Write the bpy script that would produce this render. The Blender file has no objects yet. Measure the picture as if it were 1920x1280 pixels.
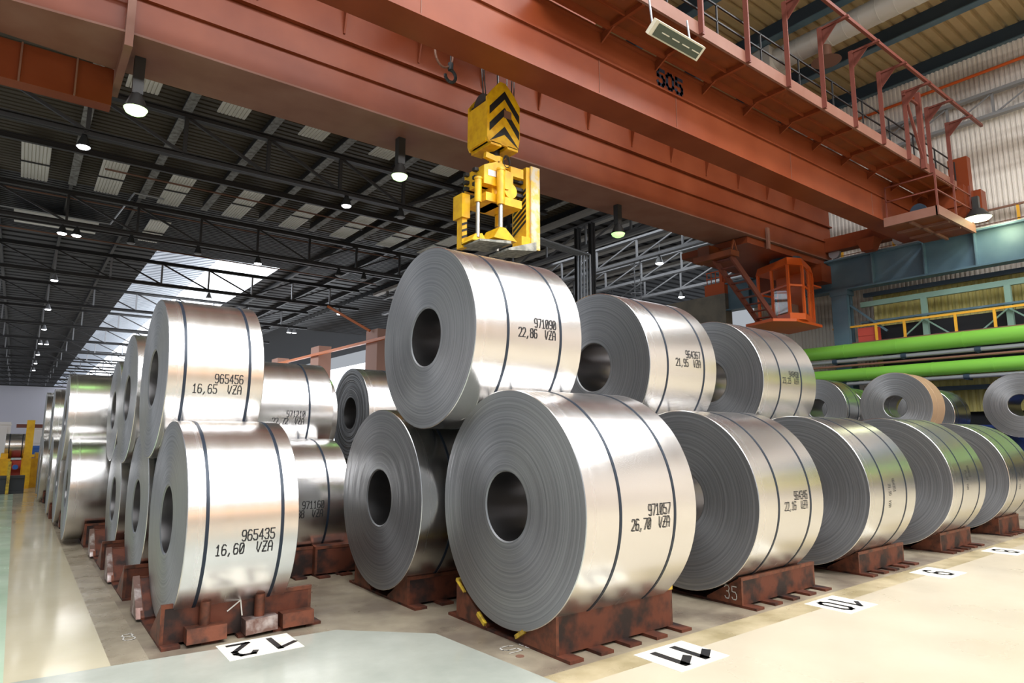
import bpy, math, random
from mathutils import Vector, Matrix
PI = math.pi
random.seed(7)
S = bpy.context.scene
C = S.collection

# ------------------------------------------------------------------ camera
H = 1.77
YAW, PITCH, FPX = math.radians(37.282), math.radians(8.275), 1208.4
cd = bpy.data.cameras.new('camera')
cd.sensor_width = 36.0
cd.lens = FPX / 1920 * 36.0
cd.clip_start = 0.05
cd.clip_end = 600
cam = bpy.data.objects.new('camera', cd)
C.objects.link(cam)
cam.location = (0, 0, H)
cam.rotation_euler = (PI / 2 + PITCH, 0, -YAW)
S.camera = cam

# ------------------------------------------------------------------ view
S.view_settings.view_transform = 'Standard'
S.view_settings.look = 'None'
S.view_settings.exposure = 0.0
S.view_settings.gamma = 1
S.view_settings.use_curve_mapping = False

# ------------------------------------------------------------------ daylight and added fill lights
W = bpy.data.worlds.new('world')
S.world = W
W.use_nodes = True
W.node_tree.nodes['Background'].inputs[0].default_value = (0.86, 0.92, 1.0, 1)
W.node_tree.nodes['Background'].inputs[1].default_value = 0.45


def area(name, loc, sx, sy, power, col=(.97, .98, 1), rot=(0, 0, 0)):
    l = bpy.data.lights.new(name, 'AREA')
    l.shape = 'RECTANGLE'
    l.size, l.size_y = sx, sy
    l.energy = power
    l.color = col
    o = bpy.data.objects.new(name, l)
    C.objects.link(o)
    o.location = loc
    o.rotation_euler = rot
    return o


# unseen strips added under the closed roof for bright bands on the coils
for sy_, se_ in ((1.5, 3900), (-4.6, 3900), (-10.8, 3600), (-17.0, 3200), (-23.2, 2800)):
    area('overhead_fill_light', (9.5, sy_, 16.6), 27, 2.4, se_)
# unseen warm strip added for the orange line reflected in the coils
area('rear_warm_fill', (16, -38, 9.5), 34, .35, 1500, (1, .55, .25), rot=(PI / 2, 0, 0))
area('overhead_fill_light', (-7.0, 6, 16.4), 4, 30, 2600)  # unseen panel added under the roof to light from the left
area('overhead_fill_light', (13.0, 95, 17.3), 8, 70, 9000, (.85, .92, 1))  # daylight of the far roof monitor
area('overhead_fill_light', (38.0, 32, 15.8), 14, 14, 2000, (.9, .95, 1))  # overhead light for the neighbouring bay, under its closed deck


# ------------------------------------------------------------------ materials
def mat(name, col, rough=.5, metal=0.0, noise=None, bump=0.0, emis=None, es=0, spec=.5, ncol=None, detail=4, aniso=None, alpha=None, ramp=(.4, .65)):
    m = bpy.data.materials.new(name)
    m.use_nodes = True
    nt = m.node_tree
    b = nt.nodes['Principled BSDF']
    b.inputs['Base Color'].default_value = (*col, 1)
    b.inputs['Roughness'].default_value = rough
    b.inputs['Metallic'].default_value = metal
    b.inputs['Specular IOR Level'].default_value = spec
    if emis:
        b.inputs['Emission Color'].default_value = (*emis, 1)
        b.inputs['Emission Strength'].default_value = es
    if noise:
        tc = nt.nodes.new('ShaderNodeTexCoord')
        mp = nt.nodes.new('ShaderNodeMapping')
        sc = noise if isinstance(noise, tuple) else (noise,) * 3
        mp.inputs['Scale'].default_value = sc
        nz = nt.nodes.new('ShaderNodeTexNoise')
        nz.inputs['Scale'].default_value = 1
        nz.inputs['Detail'].default_value = detail
        nt.links.new(tc.outputs['Object'], mp.inputs[0])
        nt.links.new(mp.outputs[0], nz.inputs[0])
        if ncol:
            r = nt.nodes.new('ShaderNodeValToRGB')
            r.color_ramp.elements[0].position = ramp[0]
            r.color_ramp.elements[1].position = ramp[1]
            r.color_ramp.elements[0].color = (*col, 1)
            r.color_ramp.elements[1].color = (*ncol, 1)
            nt.links.new(nz.outputs[0], r.inputs[0])
            nt.links.new(r.outputs[0], b.inputs['Base Color'])
        if bump:
            bp = nt.nodes.new('ShaderNodeBump')
            bp.inputs['Strength'].default_value = bump
            bp.inputs['Distance'].default_value = .02
            nt.links.new(nz.outputs[0], bp.inputs['Height'])
            nt.links.new(bp.outputs[0], b.inputs['Normal'])
    return m


def steel_barrel():
    m = mat('rolled_steel', (.72, .71, .70), .27, 1.0)
    nt = m.node_tree
    b = nt.nodes['Principled BSDF']
    b.inputs['Anisotropic'].default_value = .4
    tg = nt.nodes.new('ShaderNodeTangent')
    tg.direction_type = 'RADIAL'
    tg.axis = 'X'
    nt.links.new(tg.outputs[0], b.inputs['Tangent'])
    tc = nt.nodes.new('ShaderNodeTexCoord')
    mp = nt.nodes.new('ShaderNodeMapping')
    mp.inputs['Scale'].default_value = (14, .25, .25)
    nz = nt.nodes.new('ShaderNodeTexNoise')
    nz.inputs['Scale'].default_value = 1
    nz.inputs['Detail'].default_value = 5
    nt.links.new(tc.outputs['Object'], mp.inputs[0])
    nt.links.new(mp.outputs[0], nz.inputs[0])
    r = nt.nodes.new('ShaderNodeMapRange')
    r.inputs[1].default_value = .3
    r.inputs[2].default_value = .7
    r.inputs[3].default_value = .24
    r.inputs[4].default_value = .275
    nt.links.new(nz.outputs[0], r.inputs[0])
    nt.links.new(r.outputs[0], b.inputs['Roughness'])
    return m


def steel_face():
    m = mat('coil_edge_steel', (.26, .265, .27), .42, .8)
    nt = m.node_tree
    b = nt.nodes['Principled BSDF']
    b.inputs['Anisotropic'].default_value = .75
    tg = nt.nodes.new('ShaderNodeTangent')
    tg.direction_type = 'RADIAL'
    tg.axis = 'X'
    nt.links.new(tg.outputs[0], b.inputs['Tangent'])
    tc = nt.nodes.new('ShaderNodeTexCoord')
    mu = nt.nodes.new('ShaderNodeVectorMath')
    mu.operation = 'MULTIPLY'
    mu.inputs[1].default_value = (0, 1, 1)
    ln = nt.nodes.new('ShaderNodeVectorMath')
    ln.operation = 'LENGTH'
    nt.links.new(tc.outputs['Object'], mu.inputs[0])
    nt.links.new(mu.outputs[0], ln.inputs[0])
    nz = nt.nodes.new('ShaderNodeTexNoise')
    nz.noise_dimensions = '1D'
    nz.inputs['Scale'].default_value = 46
    nz.inputs['Detail'].default_value = 6
    nz.inputs['Roughness'].default_value = .65
    nt.links.new(ln.outputs['Value'], nz.inputs['W'])
    r = nt.nodes.new('ShaderNodeValToRGB')
    r.color_ramp.elements[0].position = .36
    r.color_ramp.elements[1].position = .66
    r.color_ramp.elements[0].color = (.245, .25, .26, 1)
    r.color_ramp.elements[1].color = (.345, .347, .352, 1)
    nt.links.new(nz.outputs[0], r.inputs[0])
    nt.links.new(r.outputs[0], b.inputs['Base Color'])
    bp = nt.nodes.new('ShaderNodeBump')
    bp.inputs['Strength'].default_value = .12
    bp.inputs['Distance'].default_value = .004
    nt.links.new(nz.outputs[0], bp.inputs['Height'])
    nt.links.new(bp.outputs[0], b.inputs['Normal'])
    return m


M = {}
M['barrel'] = steel_barrel()
M['face'] = steel_face()
M['bore'] = mat('bore_steel', (.34, .33, .33), .3, 1.0)
M['strap'] = mat('strap_steel', (.018, .028, .045), .38, .3)
M['ink'] = mat('black_ink', (.012, .012, .014), .6)
M['craft'] = mat('craft_paper_wrap', (.34, .22, .13), .55, .2)
M['rust'] = mat('rusty_steel', (.125, .034, .016), .62, .25, (5, 5, 5), .35, ncol=(.022, .012, .010), detail=8, ramp=(.42, .62))
M['rust_edge'] = mat('worn_rust', (.19, .062, .033), .5, .4, 9, .3, ncol=(.07, .032, .022), detail=8)
M['wornplate'] = mat('worn_bright_steel', (.20, .12, .10), .4, .6, 7, .5, ncol=(.55, .50, .48), detail=9, ramp=(.5, .7))
M['yellow'] = mat('yellow_paint', (.86, .50, .012), .38, 0, 6, .1, ncol=(.72, .36, .01), detail=6)
M['yellow_edge'] = mat('yellow_edge_paint', (.62, .42, .03), .55, 0, 14, .2, ncol=(.25, .15, .03), detail=6)
M['cream'] = mat('scuffed_yellow', (.74, .50, .10), .55, 0, (5, 5, 5), .2, ncol=(.62, .56, .45), detail=8, ramp=(.42, .58))
M['black'] = mat('black_paint', (.012, .012, .013), .5)
M['chrome'] = mat('chrome_rod', (.55, .54, .50), .35, 1)
M['shoe'] = mat('grey_shoe', (.22, .22, .19), .6, .3, 9, .4, ncol=(.45, .44, .38), detail=8)
M['crane'] = mat('crane_red_paint', (.175, .034, .010), .36, 0, (.7, .7, .7), 0, ncol=(.235, .055, .020), detail=6, spec=.22, ramp=(.35, .7))
M['crane_dust'] = mat('crane_dusty_paint', (.20, .088, .060), .5, 0, (1.1, 1.1, 1.1), 0, ncol=(.25, .125, .092), detail=7, spec=.25, ramp=(.35, .7))
M['crane_deck'] = mat('crane_deck_paint', (.19, .042, .008), .45, 0, 2, 0, ncol=(.15, .035, .009))
M['orange'] = mat('cab_orange', (.62, .10, .012), .4)
M['redrail'] = mat('rail_red_brown', (.16, .042, .028), .5)
M['navy'] = mat('dark_blue_digits', (.018, .028, .055), .5)
M['blue'] = mat('blue_grey_paint', (.075, .135, .185), .4, .1, (1, 1, 1), 0, ncol=(.10, .17, .215))
M['bluedk'] = mat('dark_blue_paint', (.025, .045, .07), .5)
M['palegreen'] = mat('pale_green_paint', (.19, .31, .26), .45)
M['greenpipe'] = mat('green_pipe_paint', (.19, .48, .06), .36)
M['greypipe'] = mat('grey_pipe', (.38, .40, .43), .35, .5)
M['ironpipe'] = mat('brown_pipe', (.24, .12, .08), .5, .2)
M['railyellow'] = mat('rail_yellow', (.75, .38, .03), .45)
M['redbox'] = mat('red_box_paint', (.50, .07, .05), .5)
M['recessdark'] = mat('recess_shade', (.012, .014, .018), .8)  # near-black colour standing for the shade in the wall recesses
M['truss'] = mat('truss_dark', (.035, .033, .033), .5, .2)
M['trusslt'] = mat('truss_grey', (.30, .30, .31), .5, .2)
M['purlin'] = mat('purlin_paint', (.36, .36, .34), .6, 0, 4, 0, ncol=(.16, .15, .13), detail=7)
M['panel'] = mat('roof_light_panel', (.92, .90, .82), .5)
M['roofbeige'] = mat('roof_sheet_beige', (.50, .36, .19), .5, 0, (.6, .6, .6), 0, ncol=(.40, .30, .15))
M['roofshade'] = mat('roof_sheet_shaded', (.085, .068, .042), .6)  # beige sheet with the dim light behind the crane put into its colour
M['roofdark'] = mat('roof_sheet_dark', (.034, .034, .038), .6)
M['duct'] = mat('duct_white', (.60, .57, .52), .4, .2)
M['housing'] = mat('lamp_housing', (.05, .05, .05), .4, .5)
M['lampw'] = mat('lamp_white_glow', (1, 1, 1), .5, emis=(.95, .97, 1), es=14)
M['lampg'] = mat('lamp_green_glow', (1, 1, 1), .5, emis=(.62, 1, .42), es=1.9)
M['lampgd'] = mat('lamp_dim_green_glow', (1, 1, 1), .5, emis=(.45, 1, .25), es=1.1)
M['lampy'] = mat('lamp_yellow_glow', (1, 1, 1), .5, emis=(.95, 1, .55), es=3)
M['dayglass'] = mat('daylight_glazing', (.9, .95, 1), .3, emis=(.88, .94, 1), es=2.6)
M['concrete'] = mat('concrete_wall', (.27, .245, .20), .8, 0, 1.5, .1, ncol=(.20, .185, .16))
M['pinkcol'] = mat('pink_column_paint', (.56, .30, .22), .6)
M['cable'] = mat('wire_rope', (.16, .16, .16), .4, .7)
M['white'] = mat('white_sheet', (.85, .85, .88), .5)
M['whitelabel'] = mat('white_label', (.85, .85, .82), .5)
M['greenled'] = mat('sign_face', (.06, .075, .05), .4)
M['cream_frame'] = mat('sign_frame', (.66, .62, .48), .5)
M['plate'] = mat('white_floor_paint', (.82, .79, .68), .45, 0, 9, 0, ncol=(.70, .62, .45), detail=8, ramp=(.55, .75))
M['chalk'] = mat('chalk', (.62, .60, .55), .8)
M['machblack'] = mat('machine_black', (.03, .035, .04), .5)
M['machblue'] = mat('machine_blue', (.03, .14, .5), .5)
M['hallwhite'] = mat('pale_far_wall', (.62, .60, .66), .6)

g = bpy.data.materials.new('cab_glass')
g.use_nodes = True
gb = g.node_tree.nodes['Principled BSDF']
gb.inputs['Base Color'].default_value = (.85, .92, .95, 1)
gb.inputs['Roughness'].default_value = .03
gb.inputs['Transmission Weight'].default_value = 1
gb.inputs['IOR'].default_value = 1.1
M['glass'] = g


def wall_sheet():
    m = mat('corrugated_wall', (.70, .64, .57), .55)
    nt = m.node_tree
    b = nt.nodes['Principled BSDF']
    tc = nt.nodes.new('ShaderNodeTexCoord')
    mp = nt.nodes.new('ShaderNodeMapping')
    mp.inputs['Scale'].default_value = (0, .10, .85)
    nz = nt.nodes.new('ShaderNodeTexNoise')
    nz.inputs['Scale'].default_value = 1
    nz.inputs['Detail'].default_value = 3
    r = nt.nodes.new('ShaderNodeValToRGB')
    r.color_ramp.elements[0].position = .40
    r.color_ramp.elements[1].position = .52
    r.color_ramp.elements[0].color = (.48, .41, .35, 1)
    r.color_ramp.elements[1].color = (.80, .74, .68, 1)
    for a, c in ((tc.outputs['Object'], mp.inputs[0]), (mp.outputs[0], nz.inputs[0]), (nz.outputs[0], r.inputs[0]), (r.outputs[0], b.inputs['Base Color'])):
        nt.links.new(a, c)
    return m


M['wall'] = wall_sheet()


def floor_mat(name, c0, c1, rough, scl, c2=None):
    m = mat(name, c0, rough)
    nt = m.node_tree
    b = nt.nodes['Principled BSDF']
    b.inputs['Coat Weight'].default_value = 0
    tc = nt.nodes.new('ShaderNodeTexCoord')
    nz = nt.nodes.new('ShaderNodeTexNoise')
    nz.inputs['Scale'].default_value = scl
    nz.inputs['Detail'].default_value = 9
    nz.inputs['Roughness'].default_value = .6
    nt.links.new(tc.outputs['Object'], nz.inputs[0])
    r = nt.nodes.new('ShaderNodeValToRGB')
    r.color_ramp.elements[0].position = .38
    r.color_ramp.elements[1].position = .64
    r.color_ramp.elements[0].color = (*c0, 1)
    r.color_ramp.elements[1].color = (*c1, 1)
    nt.links.new(nz.outputs[0], r.inputs[0])
    nt.links.new(r.outputs[0], b.inputs['Base Color'])
    nz2 = nt.nodes.new('ShaderNodeTexNoise')
    nz2.inputs['Scale'].default_value = scl * 1.7
    nz2.inputs['Detail'].default_value = 6
    nt.links.new(tc.outputs['Object'], nz2.inputs[0])
    rr = nt.nodes.new('ShaderNodeMapRange')
    rr.inputs[1].default_value = .35
    rr.inputs[2].default_value = .7
    rr.inputs[3].default_value = rough * .7
    rr.inputs[4].default_value = rough * 1.5
    nt.links.new(nz2.outputs[0], rr.inputs[0])
    nt.links.new(rr.outputs[0], b.inputs['Roughness'])
    return m


M['f_cream'] = floor_mat('floor_cream', (.44, .385, .285), (.49, .435, .335), .32, .35)
M['f_aisle'] = floor_mat('floor_aisle', (.46, .41, .28), (.52, .47, .34), .13, .5)
M['f_grey'] = floor_mat('floor_grey_green', (.31, .33, .285), (.40, .415, .36), .16, .9)
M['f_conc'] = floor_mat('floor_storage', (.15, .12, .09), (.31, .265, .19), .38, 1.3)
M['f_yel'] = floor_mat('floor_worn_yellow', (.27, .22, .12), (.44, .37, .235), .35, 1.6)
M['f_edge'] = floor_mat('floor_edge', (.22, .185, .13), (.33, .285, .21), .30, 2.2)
M['f_green'] = floor_mat('floor_green', (.38, .50, .36), (.45, .55, .42), .2, .9)


# ------------------------------------------------------------------ mesh tools
class MB:
    def __init__(s):
        s.v, s.f, s.m = [], [], []

    def add(s, vs, fs, mi=0):
        o = len(s.v)
        s.v += [tuple(v) for v in vs]
        s.f += [tuple(i + o for i in f) for f in fs]
        s.m += [mi] * len(fs)
        return s

    def box(s, x0, x1, y0, y1, z0, z1, mi=0):
        vs = [(x, y, z) for x in (x0, x1) for y in (y0, y1) for z in (z0, z1)]
        fs = [(0, 1, 3, 2), (4, 6, 7, 5), (0, 4, 5, 1), (2, 3, 7, 6), (0, 2, 6, 4), (1, 5, 7, 3)]
        return s.add(vs, fs, mi)

    def hexa(s, b, t, mi=0):  # bottom and top loops of n points
        n = len(b)
        fs = [tuple(range(n))[::-1], tuple(range(n, 2 * n))]
        fs += [(i, (i + 1) % n, n + (i + 1) % n, n + i) for i in range(n)]
        return s.add(list(b) + list(t), fs, mi)

    def bar(s, p, q, w, h, mi=0, up=(0, 0, 1)):
        p, q = Vector(p), Vector(q)
        d = (q - p).normalized()
        u = Vector(up)
        if abs(d.dot(u)) > .98:
            u = Vector((0, 1, 0))
        a = d.cross(u).normalized()
        b = a.cross(d).normalized()
        a *= w / 2
        b *= h / 2
        vs = [p - a - b, p + a - b, p + a + b, p - a + b]
        return s.hexa(vs, [v + (q - p) for v in vs], mi)

    def tube(s, p, q, r, n=12, r2=None, mi=0):
        p, q = Vector(p), Vector(q)
        d = (q - p).normalized()
        u = Vector((0, 0, 1)) if abs(d.z) < .95 else Vector((1, 0, 0))
        a = d.cross(u).normalized()
        b = a.cross(d).normalized()
        r2 = r if r2 is None else r2
        v1 = [p + (a * math.cos(t) + b * math.sin(t)) * r for t in [2 * PI * i / n for i in range(n)]]
        v2 = [q + (a * math.cos(t) + b * math.sin(t)) * r2 for t in [2 * PI * i / n for i in range(n)]]
        return s.hexa(v1, v2, mi)

    def path(s, pts, r, n=8):
        for a, b in zip(pts[:-1], pts[1:]):
            s.tube(a, b, r, n)
        return s

    def ibeam(s, p, q, w, h, t=.02, up=(0, 0, 1)):
        p, q = Vector(p), Vector(q)
        u = Vector(up)
        s.bar(p, q, t, h, up=up)
        o = u * (h / 2 - t / 2)
        s.bar(p + o, q + o, w, t, up=up)
        s.bar(p - o, q - o, w, t, up=up)
        return s


def obj(name, mb, m, parent=None, origin=None, smooth=False, label=None):
    if origin is None:
        origin = parent_world(parent) if parent else (0, 0, 0)
        if parent is None:
            xs = [v[0] for v in mb.v]
            ys = [v[1] for v in mb.v]
            zs = [v[2] for v in mb.v]
            origin = ((min(xs) + max(xs)) / 2, (min(ys) + max(ys)) / 2, min(zs))
    ox, oy, oz = origin
    me = bpy.data.meshes.new(name)
    me.from_pydata([(a - ox, b - oy, c - oz) for a, b, c in mb.v], [], mb.f)
    ms = m if isinstance(m, (list, tuple)) else [m]
    for k in ms:
        me.materials.append(M[k] if isinstance(k, str) else k)
    if len(ms) > 1:
        for p, i in zip(me.polygons, mb.m):
            p.material_index = i
    if smooth:
        for p in me.polygons:
            p.use_smooth = True
        try:
            me.set_sharp_from_angle(angle=math.radians(35))
        except Exception:
            pass
    me.update()
    o = bpy.data.objects.new(name, me)
    C.objects.link(o)
    if parent:
        o.parent = parent
        pw = parent_world(parent)
        o.location = (ox - pw[0], oy - pw[1], oz - pw[2])
    else:
        o.location = origin
    WL[o.name] = (ox, oy, oz)
    if label:
        o['label'] = label
    return o


WL = {}


def parent_world(o):
    return WL[o.name]


def thing(name, label, cat, loc, group=None):
    o = bpy.data.objects.new(name, None)
    o.empty_display_size = .2
    C.objects.link(o)
    o.location = loc
    WL[o.name] = tuple(loc)
    o['label'] = label
    o['category'] = cat
    if group:
        o['group'] = group
    return o


def tag(o, label, cat, group=None, kind=None):
    o['label'] = label
    o['category'] = cat
    if group:
        o['group'] = group
    if kind:
        o['kind'] = kind
    return o


def struct(name, mb, m, label=None, origin=None, smooth=False):
    o = obj(name, mb, m, None, origin or (0, 0, 0), smooth)
    o['kind'] = 'structure'
    if label:
        o['label'] = label
    return o


# stroke lettering: every glyph is a list of polylines in a 0..1 x 0..1 box
def arc(cx, cy, rx, ry, a0, a1, n=7):
    return [(cx + rx * math.cos(math.radians(a0 + (a1 - a0) * i / n)), cy + ry * math.sin(math.radians(a0 + (a1 - a0) * i / n))) for i in range(n + 1)]


GL = {
    '0': [[(.2, 0), (.8, 0), (1, .2), (1, .8), (.8, 1), (.2, 1), (0, .8), (0, .2), (.2, 0)], [(.2, .2), (.8, .8)]],
    'O': [[(.3, 0), (.7, 0), (1, .2), (1, .8), (.7, 1), (.3, 1), (0, .8), (0, .2), (.3, 0)]],
    '1': [[(.15, .78), (.5, 1), (.5, 0)], [(.15, 0), (.85, 0)]],
    '2': [[(0, .82), (.2, 1), (.8, 1), (1, .82), (1, .62), (0, 0), (1, 0)]],
    '3': [[(0, .85), (.2, 1), (.8, 1), (1, .8), (.8, .55), (.4, .55)], [(.8, .55), (1, .3), (.8, 0), (.2, 0), (0, .15)]],
    '4': [[(.75, 0), (.75, 1), (0, .3), (1, .3)]],
    '5': [[(1, 1), (.05, 1), (.05, .58), (.75, .58), (1, .4), (1, .15), (.8, 0), (.2, 0), (0, .15)]],
    '6': [[(.9, .9), (.7, 1), (.25, 1), (0, .75), (0, .2), (.2, 0), (.8, 0), (1, .2), (1, .4), (.8, .55), (.2, .55), (0, .4)]],
    '7': [[(0, 1), (1, 1), (1, .8), (.35, 0)]],
    '8': [[(.2, .55), (0, .75), (.2, 1), (.8, 1), (1, .75), (.8, .55), (.2, .55), (0, .35), (0, .15), (.2, 0), (.8, 0), (1, .15), (1, .35), (.8, .55)]],
    '9': [[(.1, .1), (.3, 0), (.75, 0), (1, .25), (1, .8), (.8, 1), (.2, 1), (0, .8), (0, .6), (.2, .45), (.8, .45), (1, .6)]],
    ',': [[(.45, .12), (.2, -.15)]],
    'V': [[(0, 1), (0, .3), (.4, 0), (1, .9)]],
    'Z': [[(0, 1), (1, 1), (0, 0), (1, 0)], [(.2, .5), (.8, .5)]],
    'A': [[(0, 0), (0, .7), (.3, 1), (.7, 1), (1, .7), (1, 0)], [(0, .42), (1, .42)]],
    ' ': [],
}


def strokes(text, cw, ch, gap, th, fmap, mb, depth=0.0):
    """lay a text with lower left at (0,0); fmap(u,v,d)->xyz"""
    u0 = 0
    for c in text:
        for pl in GL[c]:
            for (a, b), (c2, d2) in zip(pl[:-1], pl[1:]):
                p = Vector((u0 + a * cw, b * ch))
                q = Vector((u0 + c2 * cw, d2 * ch))
                d = q - p
                if d.length < 1e-6:
                    continue
                d.normalize()
                n = Vector((-d.y, d.x)) * th / 2
                p2, q2 = p - d * th * .45, q + d * th * .45
                k = [p2 - n, q2 - n, q2 + n, p2 + n]
                if depth:
                    mb.hexa([fmap(x.x, x.y, 0) for x in k], [fmap(x.x, x.y, depth) for x in k])
                else:
                    mb.add([fmap(x.x, x.y, 0) for x in k], [(0, 1, 2, 3)])
        u0 += cw + gap
    return u0 - gap


# ------------------------------------------------------------------ setting: floor
def poly(mb, pts, z, mi):
    mb.add([(x, y, z) for x, y in pts], [tuple(range(len(pts)))], mi)


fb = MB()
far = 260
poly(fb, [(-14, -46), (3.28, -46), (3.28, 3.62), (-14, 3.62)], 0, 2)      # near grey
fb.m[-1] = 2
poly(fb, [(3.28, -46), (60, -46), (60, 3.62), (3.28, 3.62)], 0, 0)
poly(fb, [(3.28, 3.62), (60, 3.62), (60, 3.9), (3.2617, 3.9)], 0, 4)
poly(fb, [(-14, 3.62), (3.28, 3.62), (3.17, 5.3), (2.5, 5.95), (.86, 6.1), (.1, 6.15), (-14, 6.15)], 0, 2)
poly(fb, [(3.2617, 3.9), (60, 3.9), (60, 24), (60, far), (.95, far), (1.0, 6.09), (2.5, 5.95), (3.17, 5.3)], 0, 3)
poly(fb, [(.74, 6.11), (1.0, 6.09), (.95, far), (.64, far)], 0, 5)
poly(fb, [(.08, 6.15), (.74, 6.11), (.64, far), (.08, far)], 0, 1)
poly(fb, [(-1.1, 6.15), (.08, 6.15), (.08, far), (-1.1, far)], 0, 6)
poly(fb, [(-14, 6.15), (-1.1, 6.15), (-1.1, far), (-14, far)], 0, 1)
# slab edge below
fb.box(-14, 60, -46, far, -.3, -.02, 3)
struct('floor', fb, ['f_cream', 'f_aisle', 'f_grey', 'f_conc', 'f_yel', 'f_edge', 'f_green'], 'polished cream, grey and green painted concrete floor of the coil store')


# painted number plates
def number_plate(txt, x0, x1, y0, y1, label, cw, ch, th, gap):
    t = thing('floor_number_plate', label, 'floor marking', ((x0 + x1) / 2, (y0 + y1) / 2, 0), 'numbered floor plates')
    obj('painted_plate', MB().box(x0, x1, y0, y1, 0.0, .003), 'plate', t)
    mb = MB()
    w = len(txt) * cw + (len(txt) - 1) * gap
    cx, cy = (x0 + x1) / 2, (y0 + y1) / 2
    for pl in [0]:
        strokes(txt, cw, ch, gap, th, lambda u, v, d: (cx + w / 2 - u, cy + ch / 2 - v, .0045 + d), mb, 0)
    for i in range(len(mb.f)):
        pass
    obj('painted_number', mb, 'black', t)


GL['i'] = [[(-.4, .66), (.55, .96)], [(.62, 1), (.62, 0)]]
GL['o'] = [[(.3, 0), (.7, 0), (1, .15), (1, .85), (.7, 1), (.3, 1), (0, .85), (0, .15), (.3, 0)]]
number_plate('i2', 1.50, 2.10, 5.66, 6.12, 'white floor plate painted 12 in front of the leftmost saddle', .15, .31, .05, .13)
number_plate('ii', 4.15, 4.76, 3.34, 3.82, 'white floor plate painted 11 beside the nearest yellow-edged saddle', .15, .30, .075, .10)
number_plate('io', 6.80, 7.40, 3.34, 3.82, 'white floor plate painted 10 in front of the saddle chalked 35', .13, .32, .05, .10)
number_plate('9', 9.40, 10.0, 3.36, 3.82, 'white floor plate painted 9 in front of the third bottom-row coil', .17, .30, .05, .12)
number_plate('8', 12.0, 12.6, 3.36, 3.82, 'white floor plate painted 8, farthest down the row', .17, .30, .05, .12)

cm = MB()
strokes('35', .10, .2, .05, .012, lambda u, v, d: (3.42 - u * 1.3 + .28, 4.62 - v * .8, .004), cm)
tag(obj('chalk_marking', cm, 'chalk'), 'chalk number 35 scrawled on the floor before the biggest coil', 'chalk mark')
cm = MB()
strokes('8', .09, .2, .05, .012, lambda u, v, d: (.90 + u, 6.75 + v, .004), cm)
tag(obj('chalk_marking', cm, 'chalk'), 'faint chalk 8 on the floor strip left of the leftmost saddle', 'chalk mark')
dh = MB()
dh.tube((3.40, 4.36, 0), (3.40, 4.36, .004), .035, 14)
tag(obj('drain_hole', dh, 'ironpipe'), 'small dark round hole in the floor by the chalk 35', 'hole')


# ------------------------------------------------------------------ coils
def ring_mesh(profile, n, cx, cy, cz):
    """revolve list of (x, r, mat) about the X axis"""
    mb = MB()
    for x, r, _ in profile:
        for i in range(n):
            a = 2 * PI * i / n
            mb.v.append((cx + x, cy + r * math.cos(a), cz + r * math.sin(a)))
    for k in range(len(profile) - 1):
        for i in range(n):
            j = (i + 1) % n
            mb.f.append((k * n + i, k * n + j, (k + 1) * n + j, (k + 1) * n + i))
            mb.m.append(profile[k][2])
    k = len(profile) - 1
    for i in range(n):  # close bore
        j = (i + 1) % n
        mb.f.append((k * n + i, k * n + j, j, i))
        mb.m.append(2)
    return mb


def coil(x, y, z, R, w, label, group, text=None, tang=0, straps=(.28, .78), detail=True, wrap=None, tscale=1.0, rough_edge=.0007, tx=None, rot=False):
    t = thing('steel_coil', label, 'steel coil', (x + w / 2, y, z - R), group)
    rnd = random.Random(int(x * 1000 + y * 77))
    n = 144 if detail else 72
    rb = .305
    prof = [(.012, rb, 1), (0.0, rb + .012, 1)]
    k = 34 if detail else 10
    off = 0
    for i in range(1, k):
        r = rb + .012 + (R - rb - .02) * i / k
        off = rnd.uniform(-rough_edge, rough_edge)
        prof.append((off, r - .004, 1))
        prof.append((off * .3, r, 1))
    prof += [(0.0, R - .006, 0), (.006, R, 0), (w - .006, R, 0), (w, R - .006, 1), (w, rb + .01, 1), (w - .01, rb, 2)]
    mb = ring_mesh(prof, n, x, y, z)
    mats = ['barrel' if not wrap else wrap, 'face', 'bore']
    obj('wound_roll', mb, mats, t, origin=(x, y, z), smooth=True)
    if straps:
        for s in straps:
            c = x + w * s
            hw = .014
            sp = [(c - hw - x, R + .0005, 0), (c - hw - x, R + .0035, 0), (c + hw - x, R + .0035, 0), (c + hw - x, R + .0005, 0)]
            sm = MB()
            for q, r, _ in sp:
                for i in range(n):
                    a = 2 * PI * i / n
                    sm.v.append((x + q, y + r * math.cos(a), z + r * math.sin(a)))
            for kk in range(4):
                for i in range(n):
                    j = (i + 1) % n
                    k2 = (kk + 1) % 4
                    sm.f.append((kk * n + i, kk * n + j, k2 * n + j, k2 * n + i))
                    sm.m.append(0)
            obj('steel_strap', sm, 'strap', t, smooth=True)
    if text:
        top, bot = text
        ink = MB()
        sc = tscale
        cw, gp, ch, th = .034 * sc, .0145 * sc, .090 * sc, .0088 * sc
        xe = x + w * (straps[1] if straps else .8) - (.075 if tx is None else tx)
        a0 = math.radians(tang)

        def mapper(xs, vs):
            def f(u, v, d):
                if rot:
                    u, v = v, -u
                a = a0 + (v + vs) / (R + .005)
                return (xs + u, y - (R + .005) * math.cos(a), z + (R + .005) * math.sin(a))
            return f
        wt = len(top) * (cw + gp) - gp
        wb = len(bot) * (cw + gp) - gp
        strokes(top, cw, ch, gp, th, mapper(xe - wt + .01, .0 + ch * .22), ink)
        strokes(bot, cw, ch, gp, th, mapper(xe - wb, -ch * 1.0), ink)
        obj('inked_number', ink, 'ink', t)
    return t


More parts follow.
